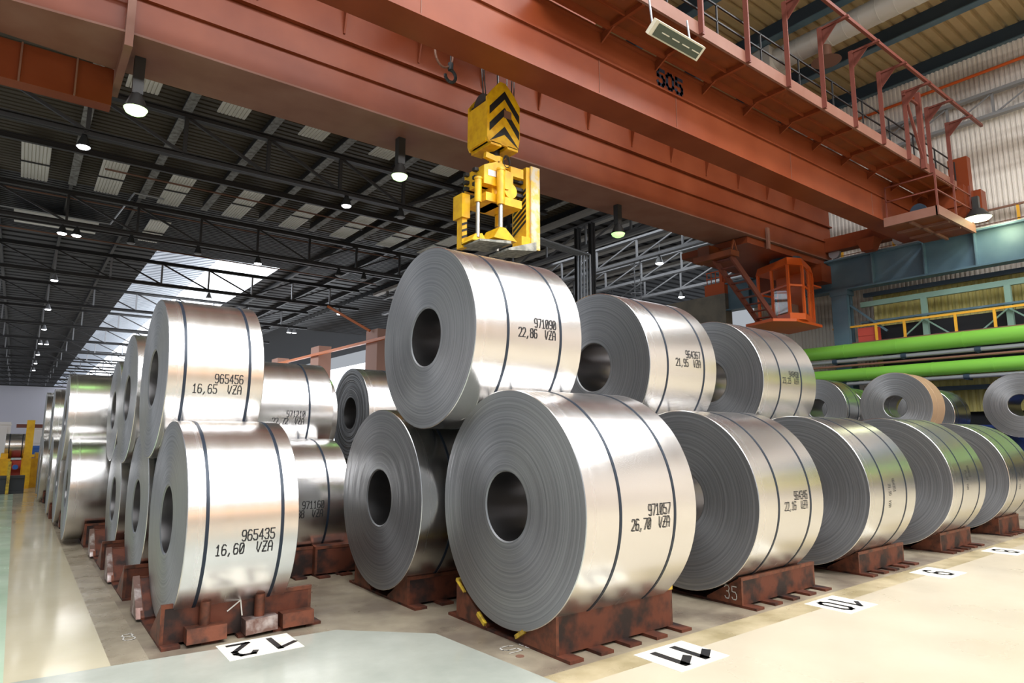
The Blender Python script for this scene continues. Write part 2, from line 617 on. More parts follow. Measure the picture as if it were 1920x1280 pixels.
GA = 'coils in the bottom row of the right-hand stacks'
GT = 'coils in the top row of the right-hand stacks'
GLt = 'coils stacked beside the left aisle'
G = H
coil(3.554, 4.765, -.63 + G, 1.045, 1.358, 'biggest steel coil, inked 971057 26,70, on the yellow-edged saddle', GA, ('971057', '26,70  VZA'), -3)
coil(3.329, 6.87, -.698 + G, .99, 1.35, 'lower coil with dark round bore, left of and behind the biggest coil', GA)
coil(3.318, 5.861, 1.015 + G, .948, 1.35, 'top coil inked 971090 22,86, resting on the biggest coil', GT, ('971090', '22,86  VZA'), 2)
coil(6.04, 4.787, -.703 + G, .985, 1.275, 'coil inked 964346 22,16, second along the bottom row', GA, ('964346', '22,16  VZA'), 0, tscale=.95)
coil(8.433, 4.773, -.719 + G, .98, 1.331, 'third coil along the bottom row, with its inked number turned sideways', GA, ('964351', '21,95  VZA'), 9, tscale=.62, rot=True, tx=.22)
coil(11.095, 4.785, -.719 + G, .99, 1.356, 'fourth coil along the bottom row, above floor plate 8', GA, ('949452', '21,37  VZA'), 14, tscale=.62, rot=True, tx=.22)
coil(13.859, 4.93 - .1, -.741 + G, .96, 1.35, 'fifth coil along the bottom row, cut by the right picture edge', GA, ('949455', '23,15  VZA'), 8, tscale=.62, rot=True, tx=.22)
coil(5.779, 5.895, .855 + G, .95, 1.273, 'top coil inked 964367, second along the upper row', GT, ('964367', '21,95  VZA'), 4, straps=(.25, .80))
coil(8.172, 5.883, .79 + G, .905, 1.42, 'top coil inked 949450, third and last along the upper row', GT, ('949450', '23,23  VZA'), 2, straps=(.30, .70), tscale=.9)
# second row, behind
coil(5.85, 6.95, -.76 + G, .94, 1.3, 'coil almost hidden behind the second bottom-row coil', 'coils hidden in the second row', detail=False)
coil(8.3, 6.95, -.76 + G, .94, 1.35, 'coil almost hidden behind the third bottom-row coil', 'coils hidden in the second row', detail=False)
# left stack
coil(1.191, 6.943, -.784 + G, .922, .941, 'lower coil inked 965435 16,60 at the front of the aisle stack', GLt, ('965435', '16,60  VZA'), -9, straps=(.17, .84), tscale=1.0)
coil(1.145, 8.05, .625 + G, .872, .94, 'upper coil inked 965456 16,65 at the front of the aisle stack', GLt, ('965456', '16,65  VZA'), -7, straps=(.17, .84), tscale=1.0)
coil(1.216, 9.05, -.84 + G, .86, .9, 'lower aisle coil, second from the front, face and bore showing', GLt, straps=(.2, .8))
coil(1.158, 10.2, .50 + G, .87, .9, 'upper aisle coil, second from the front, face and bore showing', GLt, straps=(.2, .8))
coil(1.196, 11.15, -.915 + G, .79, .9, 'lower aisle coil, third from the front', GLt, straps=(.2, .8))
coil(1.217, 12.25, .395 + G, .80, .9, 'upper aisle coil, third from the front', GLt, straps=(.2, .8))
coil(.74, 13.32, -.88 + G, .83, 1.5, 'lower coil jutting into the aisle with a green glint on top', GLt, straps=None)
coil(.68, 14.35, .33 + G, .78, 1.5, 'upper coil jutting into the aisle, sixth from front, green glint on top', GLt, straps=None)
coil(.72, 16.0, -.87 + G, .84, 1.1, 'lower aisle coil just behind the jutting pair', GLt, straps=None, detail=False)
coil(.66, 17.9, -.87 + G, .84, .45, 'narrow lower aisle coil in the middle of the far stack', GLt, straps=None, detail=False)
coil(.80, 19.8, -.87 + G, .84, .9, 'lower aisle coil under the strapped far upper coil', GLt, straps=None, detail=False)
coil(.64, 18.85, .02 + G + .35, .72, 1.0, 'upper aisle coil with one dark strap, farther down the aisle', GLt, straps=(.7,), detail=False)
coil(.60, 21.9, -.87 + G, .84, 1.2, 'lower coil next to last at the aisle end', GLt, straps=None, detail=False)
coil(.60, 24.0, -.87 + G, .84, 1.2, 'lower coil at the very end of the aisle stack', GLt, straps=None, detail=False)
coil(.60, 22.95, .42 + G, .80, 1.2, 'upper coil at the far end of the aisle stack', GLt, straps=None, detail=False)
# between the stacks
GB = 'coils in the gap between the two stacks'
coil(2.25, 9.05, -.88 + G, .83, 1.33, 'lower coil inked 971160 seen behind the aisle stack', GB, ('971160', '22,88  VZA'), -4, straps=(.2, .78))
coil(2.35, 10.05, .347 + G, .755, 1.38, 'upper coil inked 971210 22,72 seen behind the aisle stack', GB, ('971210', '22,72  VZA'), -8, straps=(.2, .74), tscale=.95)
coil(2.3, 11.05, -.88 + G, .83, 1.3, 'lower coil hidden behind the 971160 coil', GB, detail=False)
coil(3.35, 12.3, .36 + G, .80, 1.35, 'far upper coil with green glint, right of the 971210 coil', GB, straps=(.4,), detail=False)
coil(3.3, 13.3, -.87 + G, .84, 1.3, 'lower coil hidden far behind the gap', GB, detail=False)
coil(5.19, 12.1, .425 + G, .885, 1.3, 'far upper coil with torn edge, between the two stacks', GB, straps=(.45,), rough_edge=.006)
coil(5.2, 11.05, -.91 + G, .80, 1.3, 'near one of two lower coils under the torn-edged coil', GB, detail=False)
coil(5.2, 13.15, -.91 + G, .80, 1.3, 'far one of two lower coils under the torn-edged coil', GB, detail=False)
# far right group
GR = 'coils at the far right below the green pipes'
coil(19.491, 7.912, .795 + G, .952, .30, 'far coil with brown paper wrap and see-through bore', GR, straps=None, wrap='craft', rough_edge=.001)
coil(19.83, 7.912, .795 + G, .945, .5, 'slim brown-wrapped coil pressed behind the brown paper coil', GR, straps=None, wrap='craft', detail=False)
coil(22.4, 8.25, .63 + G, .81, 1.3, 'far coil with bluish barrel behind the brown paper coil', GR, straps=(.2, .75), detail=False)
coil(20.2, 10.5, .83 + G, .94, .9, 'far coil half hidden right of the upper row end', GR, straps=(.15, .8))
coil(22.6, 11.0, .75 + G, .90, 1.1, 'farthest coil peeping between the two far coils', GR, straps=(.5,), detail=False)
coil(22.483, 5.831, .843 + G, .907, 1.2, 'far coil with bright bore cut by the right picture edge', GR, straps=None)
for i, (x, y) in enumerate(((19.5, 6.87), (19.5, 9.0), (22.4, 6.87 + .05), (22.4, 9.4), (20.2, 11.5), (22.5, 12.1))):
    coil(x, y, -.76 + G, .945, 1.25, ['lower coil under the brown paper coil, near side', 'lower coil under the brown paper coil, far side', 'lower coil left below the edge-cut far coil', 'lower coil under the bluish far coil', 'lower coil below the half hidden far coil', 'lower coil below the farthest coil'][i], 'hidden coils carrying the far upper ones', detail=False, straps=None)
coil(22.3, 4.8, -.76 + G, .945, 1.25, 'lower coil at the right picture edge under the edge-cut far coil', GR, detail=False, straps=None)


# ------------------------------------------------------------------ saddles
def saddle(x0, x1, y, hw, label, group, edge=False, nstrips=5, h=.40, worn=False, R=1.0, zc=1.07, strips_out=.16, blocks=False, chalk=False):
    """cradle: base strips along Y and two wedge beams along X"""
    t = thing('coil_saddle', label, 'coil saddle', ((x0 + x1) / 2, y, 0), group)
    n = nstrips
    for i in range(n):
        c = x0 + .06 + (x1 - x0 - .08) * i / (n - 1)
        obj('base_strip', MB().box(c - .055, c + .09, y - hw - strips_out, y + hw + strips_out, 0, .025), 'rust', t)
    # sloping face must stay outside the coil
    for s in (-1, 1):
        yo = y + s * hw            # outer plate
        # the sloping face is tangent to the coil it carries
        om = hw * .74
        sl = om / math.sqrt(R * R - om * om)
        zm = zc - math.sqrt(R * R - om * om) - .004
        hh = min(h, zm + sl * (hw - om))
        oi = om - (zm - .045) / sl
        oi = max(oi, .06)
        yi = y + s * oi
        zi = zm - sl * (om - oi)
        h_ = hh
        pts = [(yo, .025), (yi, .025), (yi, max(zi, .035)), (yo - s * .02, h_), (yo, h_)]
        bm_ = MB()
        if s > 0:
            pts = pts[::-1]
        bm_.hexa([(x0 + .03, a, b) for a, b in pts], [(x1 - .03, a, b) for a, b in pts])
        w_ = obj('wedge_beam', bm_, 'rust', t)
        # raised flanges on the two ends and the top lip
        fm = MB()
        for xx in (x0, x1 - .03):
            pp = [(a, b) for a, b in pts]
            fm.hexa([(xx, a, b) for a, b in pp], [(xx + .03, a, b) for a, b in pp])
        fm.box(x0 - .001, x1 + .001, min(yo + s * .004, yo - s * .03), max(yo + s * .004, yo - s * .03), h_ - .03, h_ + .004)
        obj('edge_flange', fm, 'rust_edge', w_)
        if edge:
            em = MB()
            em.box(x0 - .006, x1 + .006, min(yo + s * .006, yo - s * .05), max(yo + s * .006, yo - s * .05), h_ - .022, h_ + .014)
            em.bar((x0 - .01, yo - s * .02, h_ + .003), (x0 - .01, yo - s * .16, h_ - .09), .03, .012)
            obj('yellow_edge', em, 'yellow_edge', w_)
            tm = MB()
            a0 = Vector((0, yi, .05))
            a1 = Vector((0, yo - s * .02, h_))
            dd = (a1 - a0)
            for q0, q1 in ((0.02, .26),):
                p, q = a0 + dd * q0, a0 + dd * q1
                tm.bar((x0 - .012, p.y, p.z), (x0 - .012, q.y, q.z), .03, .035)
            obj('yellow_patch', tm, 'yellow_edge', w_)
        if worn and s > 0:
            pm = MB()
            a0 = Vector((0, yi - .03, .10))
            a1 = Vector((0, yo - s * .02, h_ + .02))
            xx = x0 - .04
            pm.hexa([(xx, yi + .02, .03), (xx, yo - .02, .03), (xx, yo - .02, h_ + .02), (xx, yi + .09, h_ * .35)],
                    [(xx + .06, yi + .02, .03), (xx + .06, yo - .02, .03), (xx + .06, yo - .02, h_ + .02), (xx + .06, yi + .09, h_ * .35)])
            obj('worn_plate', pm, 'wornplate', w_, label='bright worn steel plate')
    if blocks:
        yo = y - hw
        for cx in (x0 + .34, x0 + .80):
            b1 = MB().tube((cx, yo - .035, .13), (cx, yo - .035, .34), .045, 16)
            obj('round_pin', b1, 'rust_edge', t, smooth=True)
        for cx, dx, sk in ((x0 + .345, .16, 0), (x0 + .80, .145, .02), (x0 + 1.13, .145, 0)):
            b2 = MB()
            b2.hexa([(cx - dx, yo - .15 - sk, .03), (cx + dx, yo - .15 + sk, .03), (cx + dx, yo - .004, .03), (cx - dx, yo - .004, .03)],
                    [(cx - dx, yo - .13 - sk, .15), (cx + dx, yo - .13 + sk, .15), (cx + dx, yo - .004, .15), (cx - dx, yo - .004, .15)])
            obj('welded_block', b2, 'wornplate' if sk else 'rust_edge', t)
        ch_ = MB()
        ch_.path([(x0 + .53, yo - .003, .22), (x0 + .64, yo - .003, .30), (x0 + .655, yo - .02, .17)], .006, 6)
        obj('chalk_arrow', ch_, 'chalk', t)
    if chalk:
        cm_ = MB()
        strokes('35', .055, .13, .03, .009, lambda u, v, d: (x0 - .003, y - hw + .20 - u, .07 + v), cm_)
        obj('chalk_number', cm_, 'chalk', t)
    return t


GS = 'rusty saddles under the bottom row of the right-hand stacks'
GSL = 'rusty saddles beside the left aisle'
saddle(3.58, 5.02, 4.86, .74, 'rusty saddle with yellow top edges under the biggest coil', GS, edge=True, R=1.045, zc=1.14, h=.41)
saddle(3.38, 4.75, 6.90, .66, 'rusty saddle under the dark-bored coil left of the biggest coil', GS, R=.995, zc=1.072, h=.38)
saddle(6.13, 7.60, 4.80, .68, 'rusty saddle chalked 35, under the second bottom-row coil', GS, R=1.004, zc=1.067, h=.38, chalk=True)
saddle(8.72, 10.05, 4.79, .66, 'rusty saddle under the third bottom-row coil, next to plate 9', GS, R=.992, zc=1.05, h=.38)
saddle(11.35, 12.6, 4.79, .66, 'rusty saddle under the fourth bottom-row coil, next to plate 8', GS, R=.99, zc=1.05, h=.38)
saddle(14.1, 15.2, 4.83, .66, 'rusty saddle under the fifth bottom-row coil, farthest right', GS, R=.96, zc=1.03, h=.38)
saddle(1.10, 2.39, 7.03, .70, 'front saddle of the left aisle with pins and welded blocks', GSL, R=.922, zc=.986, h=.37, worn=True, blocks=True, strips_out=.10)
saddle(1.06, 2.1, 9.05, .70, 'second saddle along the left aisle', GSL, R=.86, zc=.93, h=.36, worn=True, strips_out=.02)
saddle(1.04, 2.1, 11.10, .70, 'third saddle along the left aisle', GSL, R=.79, zc=.855, h=.36, worn=True, strips_out=.02)
saddle(1.0, 2.2, 13.3, .70, 'fourth saddle along the left aisle, under the jutting coil', GSL, R=.83, zc=.89, h=.36, strips_out=.02)
saddle(2.35, 3.5, 9.05, .70, 'rusty saddle seen between the stacks under the 971160 coil', 'saddles between the stacks', R=.83, zc=.89, h=.36, worn=True)
saddle(3.15, 4.4, 8.98, .72, 'empty rusty saddle left of the dark-bored coil', 'saddles between the stacks', R=.7, zc=1.5, h=.36)
for x in (5.9, 8.4):
    saddle(x, x + 1.2, 6.93, .66, 'hidden saddle behind the bottom row, %s of two' % ('nearer' if x < 7 else 'farther'), 'hidden saddles', R=.985, zc=1.05, h=.36)
HS = ['far saddle hidden behind the saddle of the 971160 coil', 'far saddle hidden down the gap between the stacks', 'saddle hidden below the torn-edged coil, near one', 'saddle hidden below the torn-edged coil, far one',
      'saddle in shade behind the jutting aisle coil', 'small saddle under the narrow aisle coil', 'saddle in shade below the strapped far aisle coil', 'saddle under the next to last aisle coil', 'saddle under the very last aisle coil',
      'hidden saddle below the brown paper coil, near side', 'hidden saddle below the brown paper coil, far side', 'hidden saddle left below the edge-cut far coil', 'hidden saddle below the bluish far coil', 'hidden saddle below the half hidden far coil', 'hidden saddle below the farthest coil', 'hidden saddle at the right picture edge']
for i, (x, y, R_, zc_) in enumerate(((2.4, 11.05, .83, .89), (3.4, 13.3, .84, .90), (5.3, 11.05, .80, .86), (5.3, 13.15, .80, .86),
                      (.8, 16.0, .84, .90), (.7, 17.9, .84, .9), (.85, 19.8, .84, .9), (.7, 21.9, .84, .9), (.7, 24.0, .84, .9),
                      (19.6, 6.87, .945, 1.01), (19.6, 9.0, .945, 1.01), (22.5, 6.92, .945, 1.01), (22.5, 9.4, .945, 1.01), (20.3, 11.5, .945, 1.01), (22.6, 12.1, .945, 1.01), (22.4, 4.8, .945, 1.01))):
    saddle(x, x + (1.0 if x != .7 or y != 17.9 else .35), y, .62, HS[i], 'far hidden saddles', R=R_, zc=zc_, h=.32, nstrips=3, strips_out=.02)

# ------------------------------------------------------------------ overhead crane
cr = thing('overhead_crane', 'red-brown double-girder overhead crane numbered 505', 'overhead crane', (12, 11, 8.9))
gm = MB()
gm.box(-3.5, 25.6, 9.03, 9.67, 8.92, 10.35)
gm.box(-3.5, 25.6, 8.94, 9.76, 10.35, 10.40)
gd = obj('near_girder', gm, 'crane', cr)
obj('bottom_plate', MB().box(-3.5, 25.9, 8.99, 9.71, 8.89, 8.92), 'crane', gd)
obj('side_rib', MB().box(-3.5, 25.6, 8.975, 9.03, 9.70, 9.745), 'crane', gd)
for x in (4.9, 9.2, 11.75, 16.8, 21.8):
    obj('weld_seam', MB().box(x, x + .012, 9.018, 9.03, 8.93, 9.70), 'crane_dust', gd)
nm = MB()
strokes('5O5', .22, .36, .11, .085, lambda u, v, d: (11.12 + u, 9.026 - d, 9.84 + v), nm, .004)
obj('crane_number', nm, 'navy', gd)
gm = MB()
gm.box(.95, 26.3, 12.63, 14.05, 8.93, 11.25)
gm.box(-5, .95, 12.8, 14.0, 8.93, 11.25)
gm.box(-5, 26.3, 12.5, 14.2, 11.25, 11.30)
g2 = obj('far_girder', gm, 'crane', cr)
bp = MB()
bp.hexa([(.95, 12.6, 8.89), (26.3, 12.6, 8.89), (26.3, 14.12, 8.89), (.95, 14.12, 8.89)], [(.95, 12.6, 8.93), (26.3, 12.6, 8.93), (26.3, 14.12, 8.93), (.95, 14.12, 8.93)])
bp.hexa([(-5, 13.2, 8.89), (.95, 12.6, 8.89), (.95, 14.12, 8.89), (-5, 13.6, 8.89)], [(-5, 13.2, 8.93), (.95, 12.6, 8.93), (.95, 14.12, 8.93), (-5, 13.6, 8.93)])
obj('bottom_plate', bp, 'crane_dust', g2)
rb_ = MB().box(-5, 26.3, 12.56, 12.63, 9.62, 9.67)
rb_.box(-5, 26.3, 12.52, 12.63, 10.30, 10.35)
obj('side_rib', rb_, 'crane', g2)
for x in (3.1, 4.95, 6.8, 8.65, 10.5, 12.35, 14.2, 16.05, 17.9, 19.75, 21.6, 23.45):
    q = MB()
    q.hexa([(x, 12.63, 10.5), (x, 12.60, 10.5), (x, 12.4, 11.25), (x, 12.63, 11.25)], [(x + .04, 12.63, 10.5), (x + .04, 12.60, 10.5), (x + .04, 12.4, 11.25), (x + .04, 12.63, 11.25)])
    obj('stiffener', q, 'crane', g2)
# joint plates and lower side beam at the left
jp = MB()
jp.box(.92, 1.05, 12.54, 14.75, 8.62, 9.3)
jp.box(.92, 1.05, 12.54, 12.62, 9.3, 10.0)
obj('joint_plate', jp, 'crane_dust', cr)
sb = MB().box(-6, .92, 14.25, 14.6, 8.20, 8.95)
obj('lower_side_beam', sb, 'crane', cr)
for x in (-2.6, -.55, .3):
    obj('stiffener', MB().box(x, x + .03, 14.19, 14.25, 8.20, 8.95), 'crane_dust', cr)
# walkway
wk = MB()
wk.box(7.5, 25.7, 7.82, 8.94, 10.44, 10.47)
dk = obj('walkway_deck', wk, 'crane_deck', cr)
fa = MB().box(7.5, 25.7, 7.78, 7.84, 10.36, 10.66)
obj('fascia', fa, 'crane_dust', dk)
an = MB().box(7.5, 25.7, 8.30, 8.34, 10.36, 10.44).box(7.5, 25.7, 8.72, 8.80, 10.30, 10.44)
obj('deck_joist', an, 'crane', dk)
px0 = 9.3
k = 0
while px0 + k * 1.76 < 25.6:
    x = px0 + k * 1.76
    q = MB()
    q.box(x - .04, x + .04, 7.84, 8.98, 10.33, 10.44)
    q.hexa([(x - .02, 9.03, 10.12), (x - .02, 9.03, 10.34), (x - .02, 8.62, 10.34)], [(x + .02, 9.03, 10.12), (x + .02, 9.03, 10.34), (x + .02, 8.62, 10.34)])
    obj('walkway_bracket', q, 'crane', dk)
    if k >= 1:
        p = MB()
        top = 12.66
        p.box(x - .055, x + .055, 7.70, 7.78, 10.36, top)
        p.box(x - .055, x - .035, 7.66, 7.6995, 10.36, top - .001)
        p.bar((x, 7.78, top - .05), (x, 6.95, top - .05), .09, .06)
        p.hexa([(x - .01, 7.70, top - .55), (x - .01, 7.70, top - .08), (x - .01, 7.25, top - .08)], [(x + .01, 7.70, top - .55), (x + .01, 7.70, top - .08), (x + .01, 7.25, top - .08)])
        obj('rail_post', p, 'redrail', dk)
    k += 1
obj('conductor_rail', MB().box(8.5, 26.5, 7.05, 7.13, 12.67, 12.77), 'redrail', cr)
hr = MB()
hr.bar((7.5, 7.86, 11.45), (25.6, 7.86, 11.45), .035, .035).bar((7.5, 7.86, 11.05), (25.6, 7.86, 11.05), .035, .035)
for i in range(11):
    x = 8.3 + i * 1.76
    hr.bar((x, 7.86, 10.6), (x, 7.86, 11.46), .035, .035)
obj('handrail', hr, 'black', dk)
# braced frame near the right end
bf = MB()
bf.box(22.55, 22.69, 7.62, 7.76, 10.3, 12.9)
bf.bar((21.55, 7.7, 12.6), (22.6, 7.7, 10.6), .07, .07)
bf.bar((21.5, 7.7, 12.5), (22.7, 7.7, 12.5), .07, .07)
obj('braced_frame', bf, 'redrail', cr)
# drive platform at right end
pf = MB().box(22.6, 25.7, 7.45, 9.0, 8.70, 8.76)
pl = obj('drive_platform', pf, 'crane_deck', cr)
fr = MB().box(22.5, 22.6, 7.4, 9.0, 8.66, 8.96).box(22.5, 25.7, 7.36, 7.45, 8.66, 8.96)
for x in (23.5, 24.5):
    fr.box(x, x + .08, 7.45, 9.0, 8.62, 8.70)
fr.box(22.6, 25.7, 8.2, 8.28, 8.62, 8.70)
obj('platform_frame', fr, 'crane_dust', pl)
h2 = MB()
for x in (22.55, 24.1, 25.6):
    h2.bar((x, 7.4, 8.9), (x, 7.4, 10.35), .05, .05)
h2.bar((22.55, 7.4, 9.5), (25.6, 7.4, 9.5), .04, .04).bar((22.55, 7.4, 10.0), (25.6, 7.4, 10.0), .04, .04)
h2.bar((22.55, 7.4, 9.5), (22.55, 8.9, 9.5), .04, .04).bar((22.55, 7.4, 10.0), (22.55, 8.9, 10.0), .04, .04)
h2.bar((22.55, 8.9, 8.9), (22.55, 8.9, 10.0), .04, .04)
obj('guard_rail', h2, 'redrail', pl)
mo = MB().tube((23.3, 8.2, 9.15), (23.9, 8.2, 9.15), .22, 20).tube((23.22, 8.2, 9.15), (23.3, 8.2, 9.15), .25, 20).box(23.35, 23.8, 8.05, 8.35, 8.76, 9.0)
obj('drive_motor', mo, 'bluedk', pl, smooth=True)
obj('drive_motor', MB().tube((24.6, 8.0, 9.15), (25.1, 8.0, 9.15), .2, 20).box(24.7, 25.0, 7.9, 8.1, 8.76, 9.0), 'bluedk', pl, smooth=True)
ec = MB()
ec.box(25.75, 26.25, 7.6, 15.0, 9.18, 9.75)
ec.box(25.7, 26.3, 7.6, 9.75, 9.75, 10.5)
ec.box(26.0, 26.35, 7.5, 8.1, 9.2, 11.6)
ec.box(26.4, 26.9, 7.3, 7.8, 9.3, 10.4)
obj('end_carriage', ec, 'crane', cr)
for y in (8.2, 9.9, 12.35, 14.4):
    obj('crane_wheel', MB().tube((25.92, y, 9.12), (26.08, y, 9.12), .22, 24), 'greypipe', cr, smooth=True)
hb = MB()
hb.hexa([(25.2, 10.55, 8.75), (25.6, 10.55, 8.75), (25.6, 10.95, 8.75), (25.2, 10.95, 8.75)], [(25.05, 10.4, 9.2), (25.75, 10.4, 9.2), (25.75, 11.1, 9.2), (25.05, 11.1, 9.2)])
obj('hanging_chute', hb, 'crane', cr)
# cab platform, cab, stairs
cp = MB().box(20.3, 26.2, 12.7, 15.6, 8.62, 8.86)
cp.box(25.2, 26.3, 12.55, 15.3, 7.9, 8.62)
obj('cab_platform', cp, 'crane', cr)
pp = MB().box(21.35, 21.5, 12.52, 12.6, 8.55, 9.35)
obj('cab_hanger', pp, 'crane_dust', cr)
foot = [(22.95, 13.4), (22.53, 12.5), (23.11, 12.25), (23.95, 12.5), (24.75, 12.75), (25.0, 14.0), (23.3, 14.2)]


def ring(sc, z, f=foot):
    cx = sum(p[0] for p in f) / len(f)
    cy = sum(p[1] for p in f) / len(f)
    return [(cx + (a - cx) * sc, cy + (b - cy) * sc, z) for a, b in f]


cb = MB().hexa(ring(1.06, 6.05), ring(1.06, 6.28)).hexa(ring(1.08, 8.12), ring(1.0, 8.42))
cb.hexa(ring(1.25, 5.95, [(22.2, 12.9), (22.8, 12.5), (24.5, 12.6), (25.0, 14.0), (22.5, 14.0)]), ring(1.25, 6.05, [(22.2, 12.9), (22.8, 12.5), (24.5, 12.6), (25.0, 14.0), (22.5, 14.0)]))
for i, (a, b) in enumerate(foot):
    cb.bar((a, b, 6.2), (a, b, 8.2), .09, .09)
    c_, d_ = foot[(i + 1) % len(foot)]
    cb.bar((a, b, 7.35), (c_, d_, 7.35), .06, .07)
cb.hexa([(24.05, 12.52, 6.2), (24.75, 12.74, 6.2), (25.0, 14.0, 6.2), (24.3, 14.0, 6.2)], [(24.05, 12.52, 8.2), (24.75, 12.74, 8.2), (25.0, 14.0, 8.2), (24.3, 14.0, 8.2)])
cb.box(24.75, 25.4, 12.7, 13.3, 7.65, 7.72).box(24.8, 25.2, 12.9, 13.2, 7.72, 8.1)
cab = obj('operator_cab', cb, 'orange', cr)
for i in range(3):
    a, b = foot[i]
    c_, d_ = foot[i + 1]
    for z0, z1 in ((6.35, 7.28), (7.44, 8.08)):
        q = MB()
        q.bar(((a * .93 + c_ * .07), (b * .93 + d_ * .07), (z0 + z1) / 2), ((a * .07 + c_ * .93), (b * .07 + d_ * .93), (z0 + z1) / 2), .015, z1 - z0)
        obj('window_pane', q, 'glass', cab)
st_ = MB().box(23.4, 23.9, 12.9, 13.4, 6.28, 6.8).box(23.5, 23.9, 13.35, 13.5, 6.8, 7.3)
obj('control_seat', st_, 'ironpipe', cab)
dh_ = MB().tube((23.7, 13.2, 8.42), (23.7, 13.2, 8.66), .6, 20)
obj('cab_mount', dh_, 'bluedk', cr)
sr = MB()
for dy in (-.35, .35):
    sr.bar((19.6, 13.3 + dy, 8.1), (22.3, 13.3 + dy, 6.05), .07, .22)
for i in range(9):
    f_ = (i + .5) / 9
    sr.box(19.6 + 2.7 * f_ - .1, 19.6 + 2.7 * f_ + .1, 12.98, 13.62, 8.1 - 2.05 * f_, 8.13 - 2.05 * f_)
obj('cab_stair', sr, 'redrail', cr)
sg = MB().box(19.4, 19.9, 12.8, 14.4, 8.05, 8.25).box(19.7, 20.5, 13.9, 14.4, 8.25, 8.7)
sg.bar((19.45, 12.8, 8.25), (19.6, 12.8, 8.62), .05, .05).bar((19.75, 12.8, 8.25), (19.6, 12.8, 8.62), .05, .05)
obj('stair_landing', sg, 'crane_deck', cr)

# light fitting hung on the walkway
lf = thing('strip_light_fixture', 'long louvred strip light hanging from the crane walkway', 'light fixture', (9.9, 7.6, 9.6))
fx = MB()
fx.bar((9.1, 7.50, 9.62), (10.62, 7.50, 9.62), .30, .10, up=(0, .6, .8))
obj('fixture_case', fx, 'cream_frame', lf)
fx = MB()
fx.bar((9.2, 7.466, 9.575), (10.54, 7.466, 9.575), .24, .03, up=(0, .6, .8))
fc = obj('fixture_louvre', fx, 'greenled', lf)
for i in range(4):
    q = MB()
    c0 = 9.36 + i * .31
    q.bar((c0, 7.452, 9.556), (c0 + .22, 7.452, 9.556), .02, .01, up=(0, .6, .8))
    obj('lamp_tube', q, 'cream_frame', fc)
q = MB()
q.tube((9.3, 7.62, 9.68), (9.3, 7.70, 10.42), .022, 8)
q.tube((10.5, 7.62, 9.68), (10.5, 7.70, 10.42), .022, 8)
obj('suspension_rod', q, 'greypipe', lf)


# flood lamps under the crane
def flood(x, y, z, top, glow, r, label, cat='lamp'):
    t = thing('flood_lamp', label, 'flood lamp', (x, y, z), 'lamps hung on the crane')
    mb = MB().tube((x, y, z + .32), (x, y, z + .02), r * .45, 20, r)
    mb.box(x - .09, x + .09, y - .09, y + .09, z + .3, top)
    obj('lamp_housing', mb, 'housing', t, smooth=True)
    gl_ = MB()
    n = 20
    rings = [(r * .97, .02), (r * .8, -.05), (r * .45, -.09), (.001, -.10)]
    for rr, dz in rings:
        for i in range(n):
            gl_.v.append((x + rr * math.cos(2 * PI * i / n), y + rr * math.sin(2 * PI * i / n), z + dz))
    for k_ in range(3):
        for i in range(n):
            j = (i + 1) % n
            gl_.f.append((k_ * n + i, k_ * n + j, (k_ + 1) * n + j, (k_ + 1) * n + i))
            gl_.m.append(0)
    obj('glowing_bulb', gl_, glow, t)


flood(1.26, 13.4, 7.85, 8.89, 'lampg', .21, 'glaring green crane lamp at the upper left')
flood(6.80, 13.4, 7.93, 8.89, 'lampg', .20, 'glaring green crane lamp left of the yellow tongs')
flood(14.35, 13.4, 7.95, 8.89, 'lampgd', .22, 'dim green crane lamp right of the yellow tongs')
flood(25.6, 7.25, 9.12, 9.9, 'lampy', .42, 'yellow-green flood lamp at the right end of the crane')
for fx_, fy_, fz_ in ((1.26, 13.4, 7.55), (6.8, 13.4, 7.62)):
    lg_ = bpy.data.lights.new('green_lamp_light', 'POINT')
    lg_.energy = 10
    lg_.color = (.4, 1, .2)
    lg_.shadow_soft_size = .15
    lgo = bpy.data.objects.new('green_lamp_light', lg_)
    C.objects.link(lgo)
    lgo.location = (fx_, fy_, fz_)
lp = bpy.data.lights.new('flood_light', 'POINT')
lp.energy = 70
lp.color = (.95, 1, .55)
lp.shadow_soft_size = .4
lo = bpy.data.objects.new('flood_light', lp)
C.objects.link(lo)
lo.location = (25.3, 6.6, 8.7)

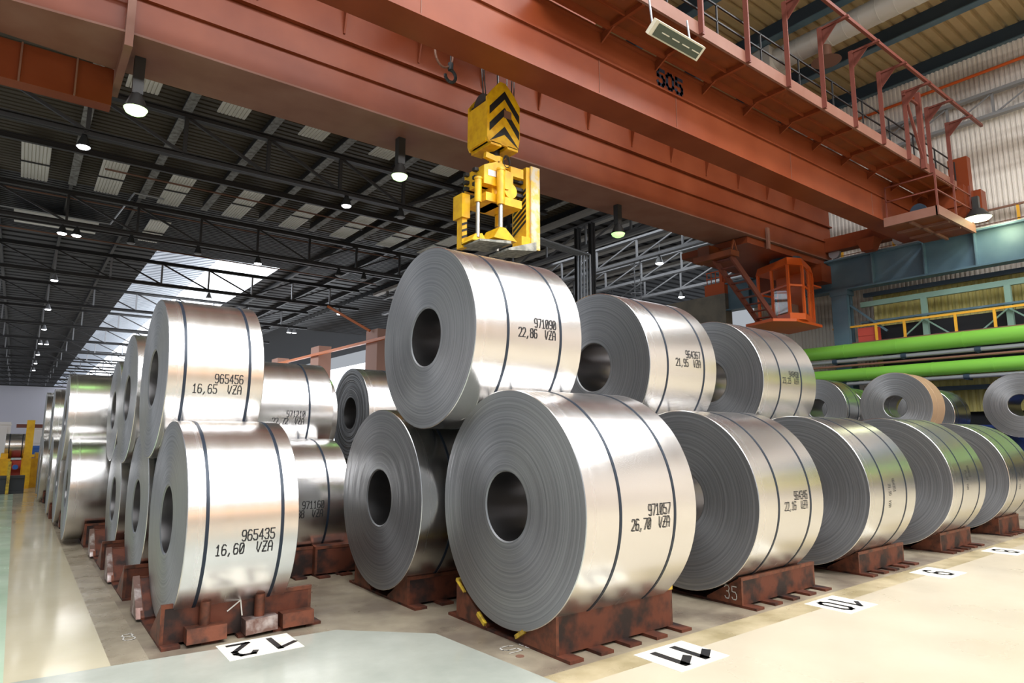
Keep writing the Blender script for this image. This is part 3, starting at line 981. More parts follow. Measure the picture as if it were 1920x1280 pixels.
# ------------------------------------------------------------------ hook block
hk = thing('hook_block', 'black and yellow striped hook block hanging on wire ropes', 'hook block', (7.85, 10.95, 7.75))
x0, x1, y0, y1 = 7.42, 8.30, 10.62, 11.38
zb, zt = 7.98, 9.15
body = MB()
body.box(x0 + .06, x1 - .06, y0 + .06, y1 - .06, zb + .05, zt - .15)
obj('sheave_housing', body, 'black', hk)
for yy in (y0, y1 - .06):   # pointed cheek plates
    q = MB()
    pr_ = [(x0 + .05, zb), (x1 - .05, zb), (x1, zb + .25), (x1, zt - .15), (x1 - .15, zt + .05), ((x0 + x1) / 2 + .05, zt + .28), ((x0 + x1) / 2 - .1, zt + .28), (x0 + .12, zt + .02), (x0, zt - .15), (x0, zb + .1)]
    q.hexa([(a, yy, b) for a, b in pr_], [(a, yy + .06, b) for a, b in pr_])
    ck = obj('cheek_plate', q, 'yellow', hk)
    if yy == y0:
        cxm = (x0 + x1) / 2 + .02
        for zc_ in (8.42, 8.86, 9.24):
            s_ = MB()
            for sg_ in (-1, 1):
                ex = .40
                a = (cxm, zc_)
                b = (cxm + sg_ * ex, zc_ - .46)
                th_ = .19
                lo_ = [(a[0], a[1] - th_), (b[0], b[1] - th_ if b[1] - th_ > zb + .01 else zb + .01), (b[0], max(b[1], zb + .012)), (a[0], a[1])]
                s_.hexa([(u, yy - .006, v) for u, v in lo_], [(u, yy + .001, v) for u, v in lo_])
            obj('black_chevron', s_, 'black', ck)
for xx in (x0, x1 - .05):
    obj('side_plate', MB().box(xx, xx + .05, y0 + .06, y1 - .06, zb + .02, zt - .25), 'yellow', hk)
bpq = MB().box(x0 + .1, x0 + .38, y0, y1, zb - .05, zb + .02).box(x1 - .34, x1 - .05, y0, y1, zb - .05, zb + .02)
obj('bottom_plate', bpq, 'yellow', hk)
obj('name_tag', MB().box(7.86, 8.06, y0 - .012, y0 - .007, 8.62, 8.80), 'ironpipe', hk)
sh = MB().tube((7.5, 11.0, 8.95), (8.3, 11.0, 8.95), .27, 24)
obj('rope_sheave', sh, 'machblack', hk, smooth=True)
sk = MB().tube((7.88, 11.0, 8.0), (7.86, 11.0, 7.62), .13, 16)
obj('hook_shank', sk, 'black', hk, smooth=True)
for i, (xa, ya, xt) in enumerate(((7.5, 10.78, 7.25), (7.56, 10.95, 7.35), (7.72, 11.2, 7.6), (7.8, 10.75, 7.7), (8.12, 11.15, 8.05), (8.2, 10.8, 8.25), (8.28, 11.1, 8.35), (8.34, 10.9, 8.4))):
    obj('wire_rope', MB().tube((xa, ya, 8.95), (xt, ya, 11.6), .014, 6), 'cable', hk)
# trolley between the girders
tr = thing('crane_trolley', 'dark hoist trolley bridging the two crane girders', 'hoist trolley', (7.8, 11.2, 10.45))
q = MB().box(6.4, 9.3, 9.2, 9.5, 10.45, 10.75).box(6.4, 9.3, 12.7, 13.0, 11.35, 11.6).box(6.4, 6.7, 9.4, 12.9, 11.35, 11.65).box(9.0, 9.3, 9.4, 12.9, 11.35, 11.65)
q.box(6.4, 6.7, 9.2, 9.5, 10.7, 11.4).box(9.0, 9.3, 9.2, 9.5, 10.7, 11.4)
q.tube((7.0, 11.0, 11.7), (8.8, 11.0, 11.7), .3, 20)
obj('trolley_frame', q, 'crane', tr)
# auxiliary hook
ah = thing('auxiliary_hook', 'small dark hook hanging beside the striped hook block', 'crane hook', (6.7, 11, 9.1))
q = MB().tube((6.72, 11, 9.62), (6.72, 11, 11.4), .014, 6).tube((6.72, 11, 9.5), (6.72, 11, 9.66), .06, 12)
obj('hook_swivel', q, 'machblack', ah)
pts = [(6.72 + .13 * math.sin(a) + .0, 11, 9.37 + .14 * math.cos(a)) for a in [i * PI / 8 for i in range(0, 13)]]
q = MB().path(pts, .035, 8)
obj('hook_curve', q, 'machblack', ah, smooth=True)
pts = [(6.55 + .22 * math.cos(a), 11, 9.85 + .34 * math.sin(a)) for a in [PI + i * PI / 10 for i in range(0, 11)]]
q = MB().path(pts, .025, 8)
obj('cable_loop', q, 'ironpipe', ah, smooth=True)

# ------------------------------------------------------------------ coil tongs
tg_ = thing('coil_tongs', 'yellow telescoping coil tongs hanging below the hook block', 'coil tongs', (7.95, 11, 5.7))
q = MB()
q.hexa([(7.30, 10.55, 6.98), (7.95, 10.55, 6.98), (7.95, 11.3, 6.98), (7.30, 11.3, 6.98)], [(7.30, 10.55, 7.38), (7.75, 10.55, 7.58), (7.75, 11.3, 7.58), (7.30, 11.3, 7.38)])
q.hexa([(7.95, 10.6, 6.80), (8.1, 10.6, 6.85), (8.1, 11.3, 6.85), (7.95, 11.3, 6.80)], [(7.75, 10.6, 7.45), (8.1, 10.6, 7.40), (8.1, 11.3, 7.40), (7.75, 11.3, 7.45)])
q.hexa([(7.35, 10.55, 6.62), (8.30, 10.55, 6.62), (8.30, 11.3, 6.62), (7.35, 11.3, 6.62)], [(7.35, 10.55, 6.80), (8.30, 10.55, 6.80), (8.30, 11.3, 6.80), (7.35, 11.3, 6.80)])
q.box(7.55, 7.80, 10.62, 11.25, 6.62, 7.1)
q.tube((8.02, 10.58, 6.98), (8.02, 11.3, 6.98), .17, 20)
obj('main_body', q, 'yellow', tg_)
obj('paper_label', MB().box(7.40, 7.60, 10.540, 10.549, 7.17, 7.30), 'whitelabel', tg_)
q = MB().box(7.62, 8.15, 10.7, 11.3, 7.52, 7.60).tube((7.86, 10.9, 7.55), (7.86, 10.9, 7.78), .16, 16)
q.bar((7.35, 10.6, 7.62), (7.7, 10.6, 7.58), .1, .12)
q.box(8.05, 8.4, 10.62, 10.75, 7.35, 7.56)
hd = obj('head_bracket', q, 'yellow', tg_)
for s in range(3):
    ck_ = MB().path([(8.0 + .09 * math.cos(a) + s * .03, 10.7 + s * .05, 7.68 + .14 * math.sin(a)) for a in [i * PI / 8 for i in range(17)]], .010, 6)
    obj('hose_loop', ck_, 'black', hd, smooth=True)
# cross rails carrying the legs
q = MB()
for z in (7.30, 7.12, 6.98):
    q.box(7.2, 8.62, 10.75, 10.85, z, z + .07)
    q.box(7.2, 8.62, 11.1, 11.2, z, z + .07)
obj('slide_rail', q, 'black', tg_)
lg = MB()
lg.hexa([(8.50, 10.65, 6.0), (8.84, 10.65, 6.0), (8.84, 11.15, 6.0), (8.50, 11.15, 6.0)], [(8.50, 10.65, 7.66), (8.84, 10.65, 7.72), (8.84, 11.15, 7.72), (8.50, 11.15, 7.66)])
l1 = obj('right_leg', lg, 'yellow', tg_)
obj('leg_face', MB().box(8.60, 8.85, 10.60, 10.65, 5.80, 7.70), 'cream', l1)
for i in range(7):
    z = 6.40 + i * .12
    s_ = MB()
    s_.hexa([(8.494, 10.66, z), (8.494, 11.12, z - .24), (8.494, 11.12, z - .18), (8.494, 10.66, z + .06)], [(8.50, 10.66, z), (8.50, 11.12, z - .24), (8.50, 11.12, z - .18), (8.50, 10.66, z + .06)])
    obj('black_stripe', s_, 'black', l1)
q = MB().box(8.35, 8.60, 10.62, 10.95, 5.78, 6.05).box(8.84, 8.92, 10.7, 10.9, 5.95, 6.15)
obj('lower_bracket', q, 'yellow', l1)
lg = MB().box(7.02, 7.22, 10.95, 11.3, 6.30, 6.82).box(7.06, 7.18, 11.0, 11.2, 5.65, 6.30)
l2 = obj('left_leg', lg, 'yellow', tg_)
for i in range(4):
    z = 5.70 + i * .14
    s_ = MB()
    s_.hexa([(7.05, 10.992, z), (7.18, 10.992, z + .06), (7.18, 10.992, z + .11), (7.05, 10.992, z + .05)], [(7.05, 10.999, z), (7.18, 10.999, z + .06), (7.18, 10.999, z + .11), (7.05, 10.999, z + .05)])
    obj('black_stripe', s_, 'black', l2)
for (x, y, z1, r) in ((7.20, 10.62, 7.05, .075), (7.66, 10.45, 7.30, .085), (8.12, 11.2, 6.62, .06)):
    q = MB().tube((x, y, 6.55 if r > .06 else 6.35), (x, y, z1), r, 18).tube((x, y, z1), (x, y, z1 + .04), r * 1.15, 18)
    cy = obj('cylinder', q, 'yellow', tg_, smooth=True)
    q = MB().tube((x, y, 5.80), (x, y, 6.55 if r > .06 else 6.35), r * .58, 16)
    obj('piston_rod', q, 'chrome', cy, smooth=True)
q = MB()
q.hexa([(7.45, 10.4, 5.80), (8.05, 10.4, 5.80), (8.05, 10.9, 5.80), (7.45, 10.9, 5.80)], [(7.6, 10.4, 6.05), (7.75, 10.4, 6.05), (7.75, 10.9, 6.05), (7.6, 10.9, 6.05)])
q.hexa([(7.05, 10.6, 5.72), (7.4, 10.6, 5.76), (7.4, 11.0, 5.76), (7.05, 11.0, 5.72)], [(7.12, 10.6, 5.86), (7.3, 10.6, 5.9), (7.3, 11.0, 5.9), (7.12, 11.0, 5.86)])
obj('foot_bracket', q, 'yellow', tg_)
q = MB()
q.hexa([(7.10, 10.4, 5.66), (7.9, 10.4, 5.74), (7.9, 11.2, 5.74), (7.10, 11.2, 5.66)], [(7.10, 10.4, 5.70), (7.9, 10.4, 5.80), (7.9, 11.2, 5.80), (7.10, 11.2, 5.70)])
obj('lifting_shoe', q, 'shoe', tg_)
q = MB()
q.hexa([(7.75, 10.3, 5.56), (8.5, 10.3, 5.66), (8.5, 11.0, 5.66), (7.75, 11.0, 5.56)], [(7.75, 10.3, 5.60), (8.5, 10.3, 5.86), (8.5, 11.0, 5.86), (7.75, 11.0, 5.60)])
obj('lifting_shoe', q, 'shoe', tg_)

# ------------------------------------------------------------------ right side: runway, wall, pipes
rw = MB().box(25.98, 26.02, -6, 17.4, 7.55, 8.75).box(25.75, 26.25, -6, 17.4, 8.75, 8.81).box(25.75, 26.25, -6, 17.4, 7.50, 7.56)
rt = thing('runway_beam', 'blue-grey runway beam carrying the crane along the right wall', 'runway beam', (26, 6, 7.5))
obj('beam_body', rw, 'blue', rt)
obj('crane_rail', MB().box(25.96, 26.04, -6, 17.4, 8.81, 8.895), 'greypipe', rt)
for y in (16.2, 13.6, 10.85, 9.05, 7.45, 5.9, 4.2):
    obj('web_stiffener', MB().box(25.77, 25.98, y, y + .04, 7.56, 8.75), 'blue', rt)
for i, (y0_, ln_) in enumerate(((12.2, 0), (-2.2, 0))):
    q = MB()
    q.ibeam((26.0, y0_, .0), (26.0, y0_, 7.5), .5, .6, .04, up=(0, 1, 0))
    q.box(25.72, 26.28, y0_ - .35, y0_ + .35, 7.3, 7.5)
    q.box(25.74, 25.76, y0_ - .3, y0_ + .3, 0, 7.4)
    tag(obj('steel_column', q, 'blue'), 'blue-grey steel column under the runway beam, %s' % ('left of the yellow railing' if i == 0 else 'outside to the right'), 'steel column')
# braces at column
q = MB().bar((26.0, 11.9, 6.9), (26.0, 10.6, 5.7), .06, .08)
tag(obj('diagonal_brace', q, 'blue'), 'slim diagonal brace right of the blue-grey column', 'brace')

# corrugated right wall
def corrugated(mb, y0, y1, z0, z1, x, pitch, depth):
    n = int((y1 - y0) / pitch)
    pts = []
    for i in range(n):
        y = y0 + i * pitch
        pts += [(x, y), (x, y + pitch * .38), (x + depth, y + pitch * .5), (x + depth, y + pitch * .88)]
    pts.append((x, y1))
    o = len(mb.v)
    for a, b in pts:
        mb.v.append((a, b, z0))
        mb.v.append((a, b, z1))
    for i in range(len(pts) - 1):
        mb.f.append((o + 2 * i, o + 2 * i + 1, o + 2 * i + 3, o + 2 * i + 2))
        mb.m.append(0)


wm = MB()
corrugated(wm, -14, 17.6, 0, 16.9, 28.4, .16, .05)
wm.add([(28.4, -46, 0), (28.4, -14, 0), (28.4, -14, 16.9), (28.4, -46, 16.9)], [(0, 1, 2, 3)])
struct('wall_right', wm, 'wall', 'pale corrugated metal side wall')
struct('wall_rear', MB().box(-14, 28.4, -46.3, -46, 0, 17), 'concrete', 'end wall behind the viewer').name = 'wall_near'
# lower corrugated screen behind the pipes
wm = MB()
corrugated(wm, -10, 11.4, 2.6, 7.4, 26.9, .22, .07)
M['screen'] = mat('yellowish_corrugated', (.46, .40, .13), .5, 0, (.2, .8, .8), 0, ncol=(.56, .50, .20))
ow = struct('wall_screen_right', wm, 'screen', 'yellowish corrugated screen wall behind the green pipes')
ow.name = 'trim_1'
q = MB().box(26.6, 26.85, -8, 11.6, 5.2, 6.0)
tag(obj('shade_band_box', q, 'recessdark'), 'black panel standing for the shaded band behind the yellow railing', 'wall panel')
GBm = 'horizontal beams on the right wall'
for nm_, z, h_, xx, mk, lab in (('wall_beam', 7.22, .16, 26.5, 'bluedk', 'dark blue horizontal beam just under the runway beam'),
                          ('wall_beam', 6.78, .20, 26.2, 'palegreen', 'pale green horizontal beam above the yellowish sheets'),
                          ('wall_beam', 6.12, .07, 26.1, 'blue', 'thin blue-grey beam just above the yellow handrail'),
                          ('wall_beam', 3.35, .16, 26.4, 'bluedk', 'dark blue horizontal beam below the lower green pipe')):
    q = MB().box(xx, xx + .15, -6, 11.6, z, z + h_)
    tag(obj(nm_, q, mk), lab, 'beam', GBm)
for i, y in enumerate((9.35, 6.8, 4.2)):
    q = MB().box(26.15, 26.3, y - .09, y + .09, 5.3, 6.8)
    tag(obj('green_post', q, 'palegreen'), ['pale green post nearest the blue column', 'pale green post at the right picture edge', 'pale green post outside the frame'][i], 'post', 'pale green wall posts')
    q = MB().bar((26.1, y, 6.0), (26.1, y + .85, 5.3), .04, .05).bar((26.1, y, 6.0), (26.1, y - .85, 5.3), .04, .05)
    tag(obj('brace_pair', q, 'palegreen'), 'pair of slim braces at the foot of the %s green post' % ['left', 'right', 'outer'][i], 'brace')
ra = thing('yellow_railing', 'yellow walkway railing above the upper green pipe', 'railing', (26, 8, 5.35))
q = MB().box(25.86, 25.92, -4, 12.6, 5.96, 6.03)
obj('top_rail', q, 'railyellow', ra)
for y in (12.4, 10.95, 9.95, 8.3, 7.15, 6.0, 4.6):
    obj('rail_post', MB().box(25.86, 25.92, y - .04, y + .04, 5.35, 5.96), 'railyellow', ra)
q = MB().box(25.80, 26.58, -1.8, 11.84, 5.30, 5.36)
tag(obj('service_walkway', q, 'ironpipe'), 'narrow brown service walkway along the right wall', 'walkway')
q = MB().box(25.95, 26.35, 10.98, 11.66, 5.36, 5.92)
q.box(25.93, 25.95, 11.0, 11.64, 5.60, 5.64)
tag(obj('equipment_box', q, 'redbox'), 'red metal box behind the yellow railing by the column', 'box')
GP = 'pipes running along the right wall'


def pipe(x, z, r, mk, y0_, y1_, label, cl=(), seams=()):
    t = thing('wall_pipe', label, 'pipe', (x, (y0_ + y1_) / 2, z - r), GP)
    obj('pipe_run', MB().tube((x, y0_, z), (x, y1_, z), r, 24), mk, t, smooth=True)
    for y in cl:
        obj('pipe_clamp', MB().tube((x, y - .09, z), (x, y + .09, z), r * 1.35, 16).box(x - .04, x + .4, y - .04, y + .04, z - r * 1.5, z), 'bluedk', t)
    for y in seams:
        obj('pipe_seam', MB().tube((x, y - .03, z), (x, y + .03, z), r * 1.03, 24), mk, t, smooth=True)


pipe(25.55, 5.02, .27, 'greenpipe', -4, 20, 'upper thick green pipe along the right wall', seams=(12.0, 10.1, 8.0))
pipe(25.55, 4.08, .24, 'greenpipe', -4, 17, 'lower thick green pipe along the right wall', seams=(11.2, 9.0, 7.2))
pipe(25.5, 4.63, .075, 'greypipe', -4, 15.5, 'thin grey pipe between the two green pipes', cl=(12.4, 9.9, 7.6))
pipe(25.5, 4.44, .045, 'ironpipe', -4, 20, 'thin brown pipe just above the lower green pipe')
pipe(25.5, 3.74, .07, 'greypipe', -4, 12, 'thin grey pipe hung just below the lower green pipe', cl=(8.0, 10.2))
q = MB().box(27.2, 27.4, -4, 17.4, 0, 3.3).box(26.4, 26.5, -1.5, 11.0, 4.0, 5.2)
tag(obj('recess_shade_box', q, 'recessdark'), 'black panels standing for the shaded recess behind the pipes at the foot of the wall', 'wall panel')
q = MB().box(24.5, 26.0, 3.0, 7.6, 0, 2.0).box(24.45, 24.5, 3.0, 7.6, 2.0, 2.1)
M['bluebox'] = mat('deep_blue_machine', (.02, .05, .22), .4)
tag(obj('machine_cabinet', q, 'bluebox'), 'deep blue machine casing behind the edge-cut far coil', 'machine')

# wall trusses, high railings
wt = thing('wall_truss', 'light grey lattice girder fixed high on the right wall', 'lattice girder', (28.1, 4, 13.6))
q = MB().box(28.0, 28.25, -6, 14.5, 14.50, 14.62).box(28.0, 28.25, -6, 14.5, 13.60, 13.72)
obj('chord_pair', q, 'trusslt', wt)
for i in range(12):
    y = -3.4 + i * 1.5
    obj('lattice_web', MB().box(28.08, 28.18, y - .04, y + .04, 13.7, 14.5).bar((28.1, y, 14.5), (28.1, y + 1.45, 13.7), .04, .05), 'trusslt', wt)
hw = thing('high_railing', 'yellow railing posts above the runway beam at the right wall', 'railing', (28, 4, 8.9))
q = MB().box(28.0, 28.06, -6, 13.5, 10.0, 10.07).box(28.0, 28.04, -6, 13.5, 9.5, 9.53)
obj('top_rail', q, 'ironpipe', hw)
for i in range(9):
    y = -3.8 + i * 2.1
    obj('rail_post', MB().box(28.0, 28.08, y - .04, y + .04, 8.9, 10.02), 'railyellow', hw)
q = MB().box(27.3, 28.3, -6, 14, 8.84, 8.9)
tag(obj('high_walkway', q, 'ironpipe'), 'high walkway floor behind the runway beam', 'walkway')
q = MB().tube((28.2, -6, 15.5), (28.2, 17, 15.5), .06, 12)
tag(obj('fire_pipe', q, 'orange', smooth=True), 'thin orange pipe along the top of the right wall', 'pipe')

# ------------------------------------------------------------------ roof
def deck(y0, y1, x0, x1, z, pitch, dp, mi, mb):
    n = int(round((y1 - y0) / pitch))
    pts = []
    for i in range(n):
        y = y0 + i * pitch
        pts += [(y, z), (y + pitch * .62, z), (y + pitch * .68, z + dp), (y + pitch * .94, z + dp)]
    pts.append((y1, z))
    o = len(mb.v)
    for y, zz in pts:
        mb.v.append((x0, y, zz))
        mb.v.append((x1, y, zz))
    for i in range(len(pts) - 1):
        mb.f.append((o + 2 * i, o + 2 * i + 2, o + 2 * i + 3, o + 2 * i + 1))
        mb.m.append(mi)


ce = MB()
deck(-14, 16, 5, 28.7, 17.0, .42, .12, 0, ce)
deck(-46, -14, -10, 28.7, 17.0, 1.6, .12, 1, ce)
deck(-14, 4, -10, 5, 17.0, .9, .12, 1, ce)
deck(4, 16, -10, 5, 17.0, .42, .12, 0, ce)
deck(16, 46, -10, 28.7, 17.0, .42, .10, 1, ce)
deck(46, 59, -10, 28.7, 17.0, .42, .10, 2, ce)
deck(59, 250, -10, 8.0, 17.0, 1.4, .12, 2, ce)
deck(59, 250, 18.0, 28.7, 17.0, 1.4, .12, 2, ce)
deck(16, 90, 28.7, 60, 16.6, 1.2, .12, 2, ce)
ce.box(-10, 60, -46, 250, 20.5, 20.6, 2)
struct('ceiling', ce, ['roofbeige', 'roofshade', 'roofdark'], 'corrugated steel roof deck')
# roof monitor with daylight glazing
sk_ = MB()
sk_.add([(18.0, 59, 17.0), (18.0, 250, 17.0), (14.6, 250, 19.2), (14.6, 59, 19.2)], [(0, 1, 2, 3)])
struct('window_1', sk_, 'dayglass', 'bright roof glazing over the far bay')
sk_ = MB()
n = 130
for i in range(n):
    y = 59 + i * 1.47
    rr_ = [(y, 0), (y + .9, 0), (y + 1.0, .12), (y + 1.37, .12), (y + 1.47, 0)]
    for (ya, da), (yb, db) in zip(rr_[:-1], rr_[1:]):
        sk_.add([(8.0, ya, 17.0 + da), (8.0, yb, 17.0 + db), (14.6, yb, 19.2 + db), (14.6, ya, 19.2 + da)], [(0, 1, 2, 3)])
M['monitor'] = mat('monitor_sheet', (.55, .60, .68), .35, .2, emis=(.7, .8, 1), es=.12)  # faint emission put in for the daylight falling on the sheet
struct('window_2', sk_, 'monitor', 'ribbed sheet of the roof monitor, given a faint glow')
sk_ = MB().add([(8, 59, 17), (18, 59, 17), (14.6, 59, 19.3)], [(0, 1, 2)])
struct('trim_2', sk_, 'roofdark')
for i in range(12):
    pass

# purlins
GPu = 'roof purlins running along the hall'
ordn = ['first', 'second', 'third', 'fourth', 'fifth', 'sixth', 'seventh', 'eighth', 'ninth', 'tenth', 'eleventh', 'twelfth', 'thirteenth', 'fourteenth']
for i, x in enumerate((28.4, 24.9, 21.2, 17.6, 14.0, 10.4)):
    t = thing('roof_purlin', 'deep blue-grey roof beam at the upper right, %s from the side wall' % ordn[i], 'roof beam', (x, 1, 16.4), GPu)
    q = MB().box(x - .03, x + .03, -13, 16, 16.42, 17.0)
    obj('beam_web', q, 'bluedk', t)
    obj('bottom_flange', MB().box(x - .17, x + .17, -13, 16, 16.38, 16.42), 'blue', t)
for i in range(8):
    x = 1.35 + i * 3.62
    t = thing('roof_purlin', 'whitewashed roof beam behind the crane, %s from the left' % ordn[i], 'roof beam', (x, 30, 16.5), GPu)
    obj('beam_web', MB().box(x - .1, x + .1, 16, 45, 16.55, 17.0), 'truss', t)
    obj('bottom_flange', MB().box(x - .2, x + .2, 16, 45, 16.50, 16.55), 'purlin', t)
for i in range(3):
    x = -2.3 + i * 3.62
    q = MB().box(x - .1, x + .1, 45, 200, 16.6, 17.0)
    tag(obj('roof_purlin', q, 'truss'), 'dark roof beam left of the skylight, %s from the left' % ordn[i], 'roof beam', GPu)
for i in range(3):
    x = 19.5 + i * 3.62
    q = MB().box(x - .1, x + .1, 45, 200, 16.6, 17.0)
    tag(obj('roof_purlin', q, 'truss'), 'dark roof beam right of the skylight, %s from it' % ordn[i], 'roof beam', GPu)


# roof light panels
def roof_panel(x0, x1, y0, y1, z, lab, n=8, along='y'):
    q = MB()
    if along == 'y':
        p = (x1 - x0) / n
        for i in range(n):
            q.box(x0 + i * p, x0 + (i + .78) * p, y0, y1, z, z + .05)
        q.box(x0, x1, y0, y1, z + .05, z + .07)
    else:
        p = (y1 - y0) / n
        for i in range(n):
            q.box(x0, x1, y0 + i * p, y0 + (i + .9) * p, z, z + .05)
        q.box(x0, x1, y0, y1, z + .05, z + .07)
    t = thing('roof_panel', lab, 'roof panel', ((x0 + x1) / 2, (y0 + y1) / 2, z), 'pale ribbed panels under the roof')
    obj('panel_sheet', q, 'panel', t)
    if along == 'y':
        obj('crossbar', MB().box(x0 - .05, x1 + .05, (y0 + y1) / 2 - .05, (y0 + y1) / 2 + .05, z - .06, z), 'truss', t)
    return t


for i, x in enumerate((-.45, 3.05, 6.4, 10.25, 14.0, 17.7, 21.4, 25.0)):
    roof_panel(x - .62, x + .62, 38.9, 44.7, 16.3, 'pale ribbed roof panel in the long row, %s from the left' % ordn[i])
for i, x in enumerate((3.0, 6.6, 10.3, 14.0, 17.7)):
    roof_panel(x - .62, x + .62, 24.6, 30.0, 16.3, 'pale ribbed roof panel peeping below the crane girder, %s from the left' % ordn[i])
roof_panel(6.0, 7.3, 48.6, 54.4, 16.3, 'single pale ribbed panel behind the long row')
roof_panel(-1.4, 3.3, 51.5, 54.8, 16.3, 'wide pale panel lying crosswise at the far left', 2, 'x')

# thin brown/white pipes under the roof
GH = 'thin pipes hung under the roof'
for pts, mk, lab in (
    ([(-2.2, 40, 15.2), (-2.2, 40, 16.3)], 'greypipe', 'short upright pipe at the far upper left'),
    ([(2.6, 40.2, 16.2), (24, 40.6, 16.2)], 'ironpipe', 'thin brown pipe in front of the long row of panels'),
    ([(-3, 46.6, 16.2), (24, 46.9, 16.2)], 'ironpipe', 'thin brown pipe behind the long row of panels'),
    ([(-3, 50.9, 16.2), (3.9, 50.9, 16.2), (4.4, 43.3, 16.2), (6, 43.4, 16.2)], 'greypipe', 'white pipe with a long slanted run at the left'),
    ([(-3, 55.1, 16.0), (26, 55.6, 16.0)], 'ironpipe', 'long thin rusty pipe crossing before the skylight')):
    tag(obj('roof_pipe', MB().path(pts, .055, 8), mk), lab, 'pipe', GH)


# trusses
def truss(y, x0, x1, z0, z1, mk, lab, px=3.62, ph=1.25, mid=12.2, w=.22, group='roof trusses spanning the hall'):
    t = thing('roof_truss', lab, 'roof truss', ((x0 + x1) / 2, y, z0), group)
    obj('bottom_chord', MB().ibeam((x0, y, z0 + .13), (x1, y, z0 + .13), w * 1.3, .26, .04), mk, t)
    obj('top_chord', MB().ibeam((x0, y, z1 - .13), (x1, y, z1 - .13), w * 1.3, .26, .04), mk, t)
    xs = []
    x = ph
    while x > x0:
        x -= px
    x += px
    while x < x1:
        xs.append(x)
        x += px
    for i, x in enumerate(xs):
        q = MB().bar((x, y, z0 + .2), (x, y, z1 - .2), w * .6, w * .6)
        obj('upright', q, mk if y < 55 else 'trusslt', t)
        if x < mid and x + px <= x1:
            obj('diagonal', MB().bar((x, y, z1 - .2), (min(x + px, x1), y, z0 + .2), w * .45, w * .5), mk, t)
        elif x + px <= x1:
            obj('diagonal', MB().bar((x, y, z0 + .2), (min(x + px, x1), y, z1 - .2), w * .45, w * .5), mk, t)
    return t


for i in range(13):
    y = 30.5 + i * 14.4
    w_ = .26 if i == 0 else .22
    truss(y, -9, 26, 14.0 if i else 13.95, 16.1, 'truss', 'dark lattice roof truss, %s from the camera' % ordn[i] if i < 12 else 'dark lattice roof truss, farthest of all', w=w_)
# small roof ties
for i, (x0_, x1_) in enumerate(((-8, 27),)):
    for j, y in enumerate((37.5, 52.0)):
        q = MB().ibeam((x0_, y, 15.9), (x1_, y, 15.9), .2, .3, .04)
        tag(obj('roof_tie', q, 'truss'), 'plain dark cross beam %s' % ('before the long row of pale panels' if j == 0 else 'behind the long row of pale panels'), 'roof beam')

# duct
du = thing('ventilation_duct', 'fat pale round ventilation duct under the right roof', 'duct', (22, 4, 15.3))
obj('duct_run', MB().tube((21.9, -10, 15.95), (21.9, 12.0, 15.95), .42, 28), 'duct', du, smooth=True)
q = MB()
for i in range(40):
    y = 11.6 - i * .55
    q.tube((21.9, y, 15.95), (21.9, y + .03, 15.95), .43, 28)
obj('duct_seam', q, 'duct', du)
q = MB().hexa([(21.3, 12.0, 15.5), (22.5, 12.0, 15.5), (22.3, 12.9, 15.5), (21.4, 12.9, 15.5)], [(21.3, 12.0, 16.35), (22.5, 12.0, 16.35), (22.3, 12.9, 16.35), (21.4, 12.9, 16.35)])
obj('duct_hood', q, 'duct', du)
q = MB().tube((21.9, 10.2, 15.6), (21.9, 10.2, 15.1), .2, 20)
obj('duct_outlet', q, 'ironpipe', du, smooth=True)
q = MB().tube((21.9, 10.2, 15.12), (21.9, 10.2, 15.0), .2, 24, .5)
obj('outlet_flange', q, 'ironpipe', du, smooth=True)


# pendant lamps
lamp_me = {}


def pendant(x, y, z, lab, glow='lampw', r=.27, grp='white lamps hanging under the trusses', top=14.1):
    t = thing('pendant_lamp', lab, 'hanging lamp', (x, y, z), grp)
    q = MB().tube((x, y, z + .5), (x, y, z), r * .35, 14, r).tube((x, y, z + .5), (x, y, top), .03, 6)
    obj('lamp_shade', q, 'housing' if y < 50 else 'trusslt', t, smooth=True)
    obj('lamp_glow', MB().tube((x, y, z - .06), (x, y, z + .015), r * .7, 14, r * .95), glow, t)


LL = [(1.16, 30.5), (1.1, 44.9), (1.8, 44.9), (1.28, 59.3), (1.34, 73.7), (1.45, 88.1), (1.46, 102.5), (2.1, 102.5), (1.5, 116.9), (1.5, 131.3), (1.5, 145.7)]
for i, (x, y) in enumerate(LL):
    pendant(x, y, 13.45, 'white lamp in the left line over the aisle, %s from the front' % ordn[i])
CL = [(12.5, 30.5), (12.2, 44.9), (12.2, 59.3), (12.2, 73.7), (12.2, 88.1)]
for i, (x, y) in enumerate(CL):
    pendant(x, y, 13.45, 'white lamp in the middle line of the hall, %s from the front' % ordn[i])
RL = [(24.0, 59.3), (23.9, 73.7), (24.5, 73.7), (24.6, 88.1)]
for i, (x, y) in enumerate(RL):
    pendant(x, y, 13.45, 'white lamp in the right line of the far hall, %s from the front' % ordn[i])
for i, (x, y) in enumerate(((18.0, 44.9), (20.0, 44.9), (15.6, 30.5), (4.6, 44.9), (8.4, 44.9))):
    pendant(x, y, 13.5, 'unlit dark bell lamp under a truss, %s of five' % ordn[i], 'trusslt', .25, 'unlit lamps under the trusses')
for i, (x, y) in enumerate(((34.0, 28.0), (44.0, 34.0))):
    pendant(x, y, 13.4, 'bright lamp in the neighbouring bay, %s the blue beam' % ('farther left of' if i == 0 else 'just left of'), 'lampw', .3, 'lamps in the neighbouring bay', top=15)

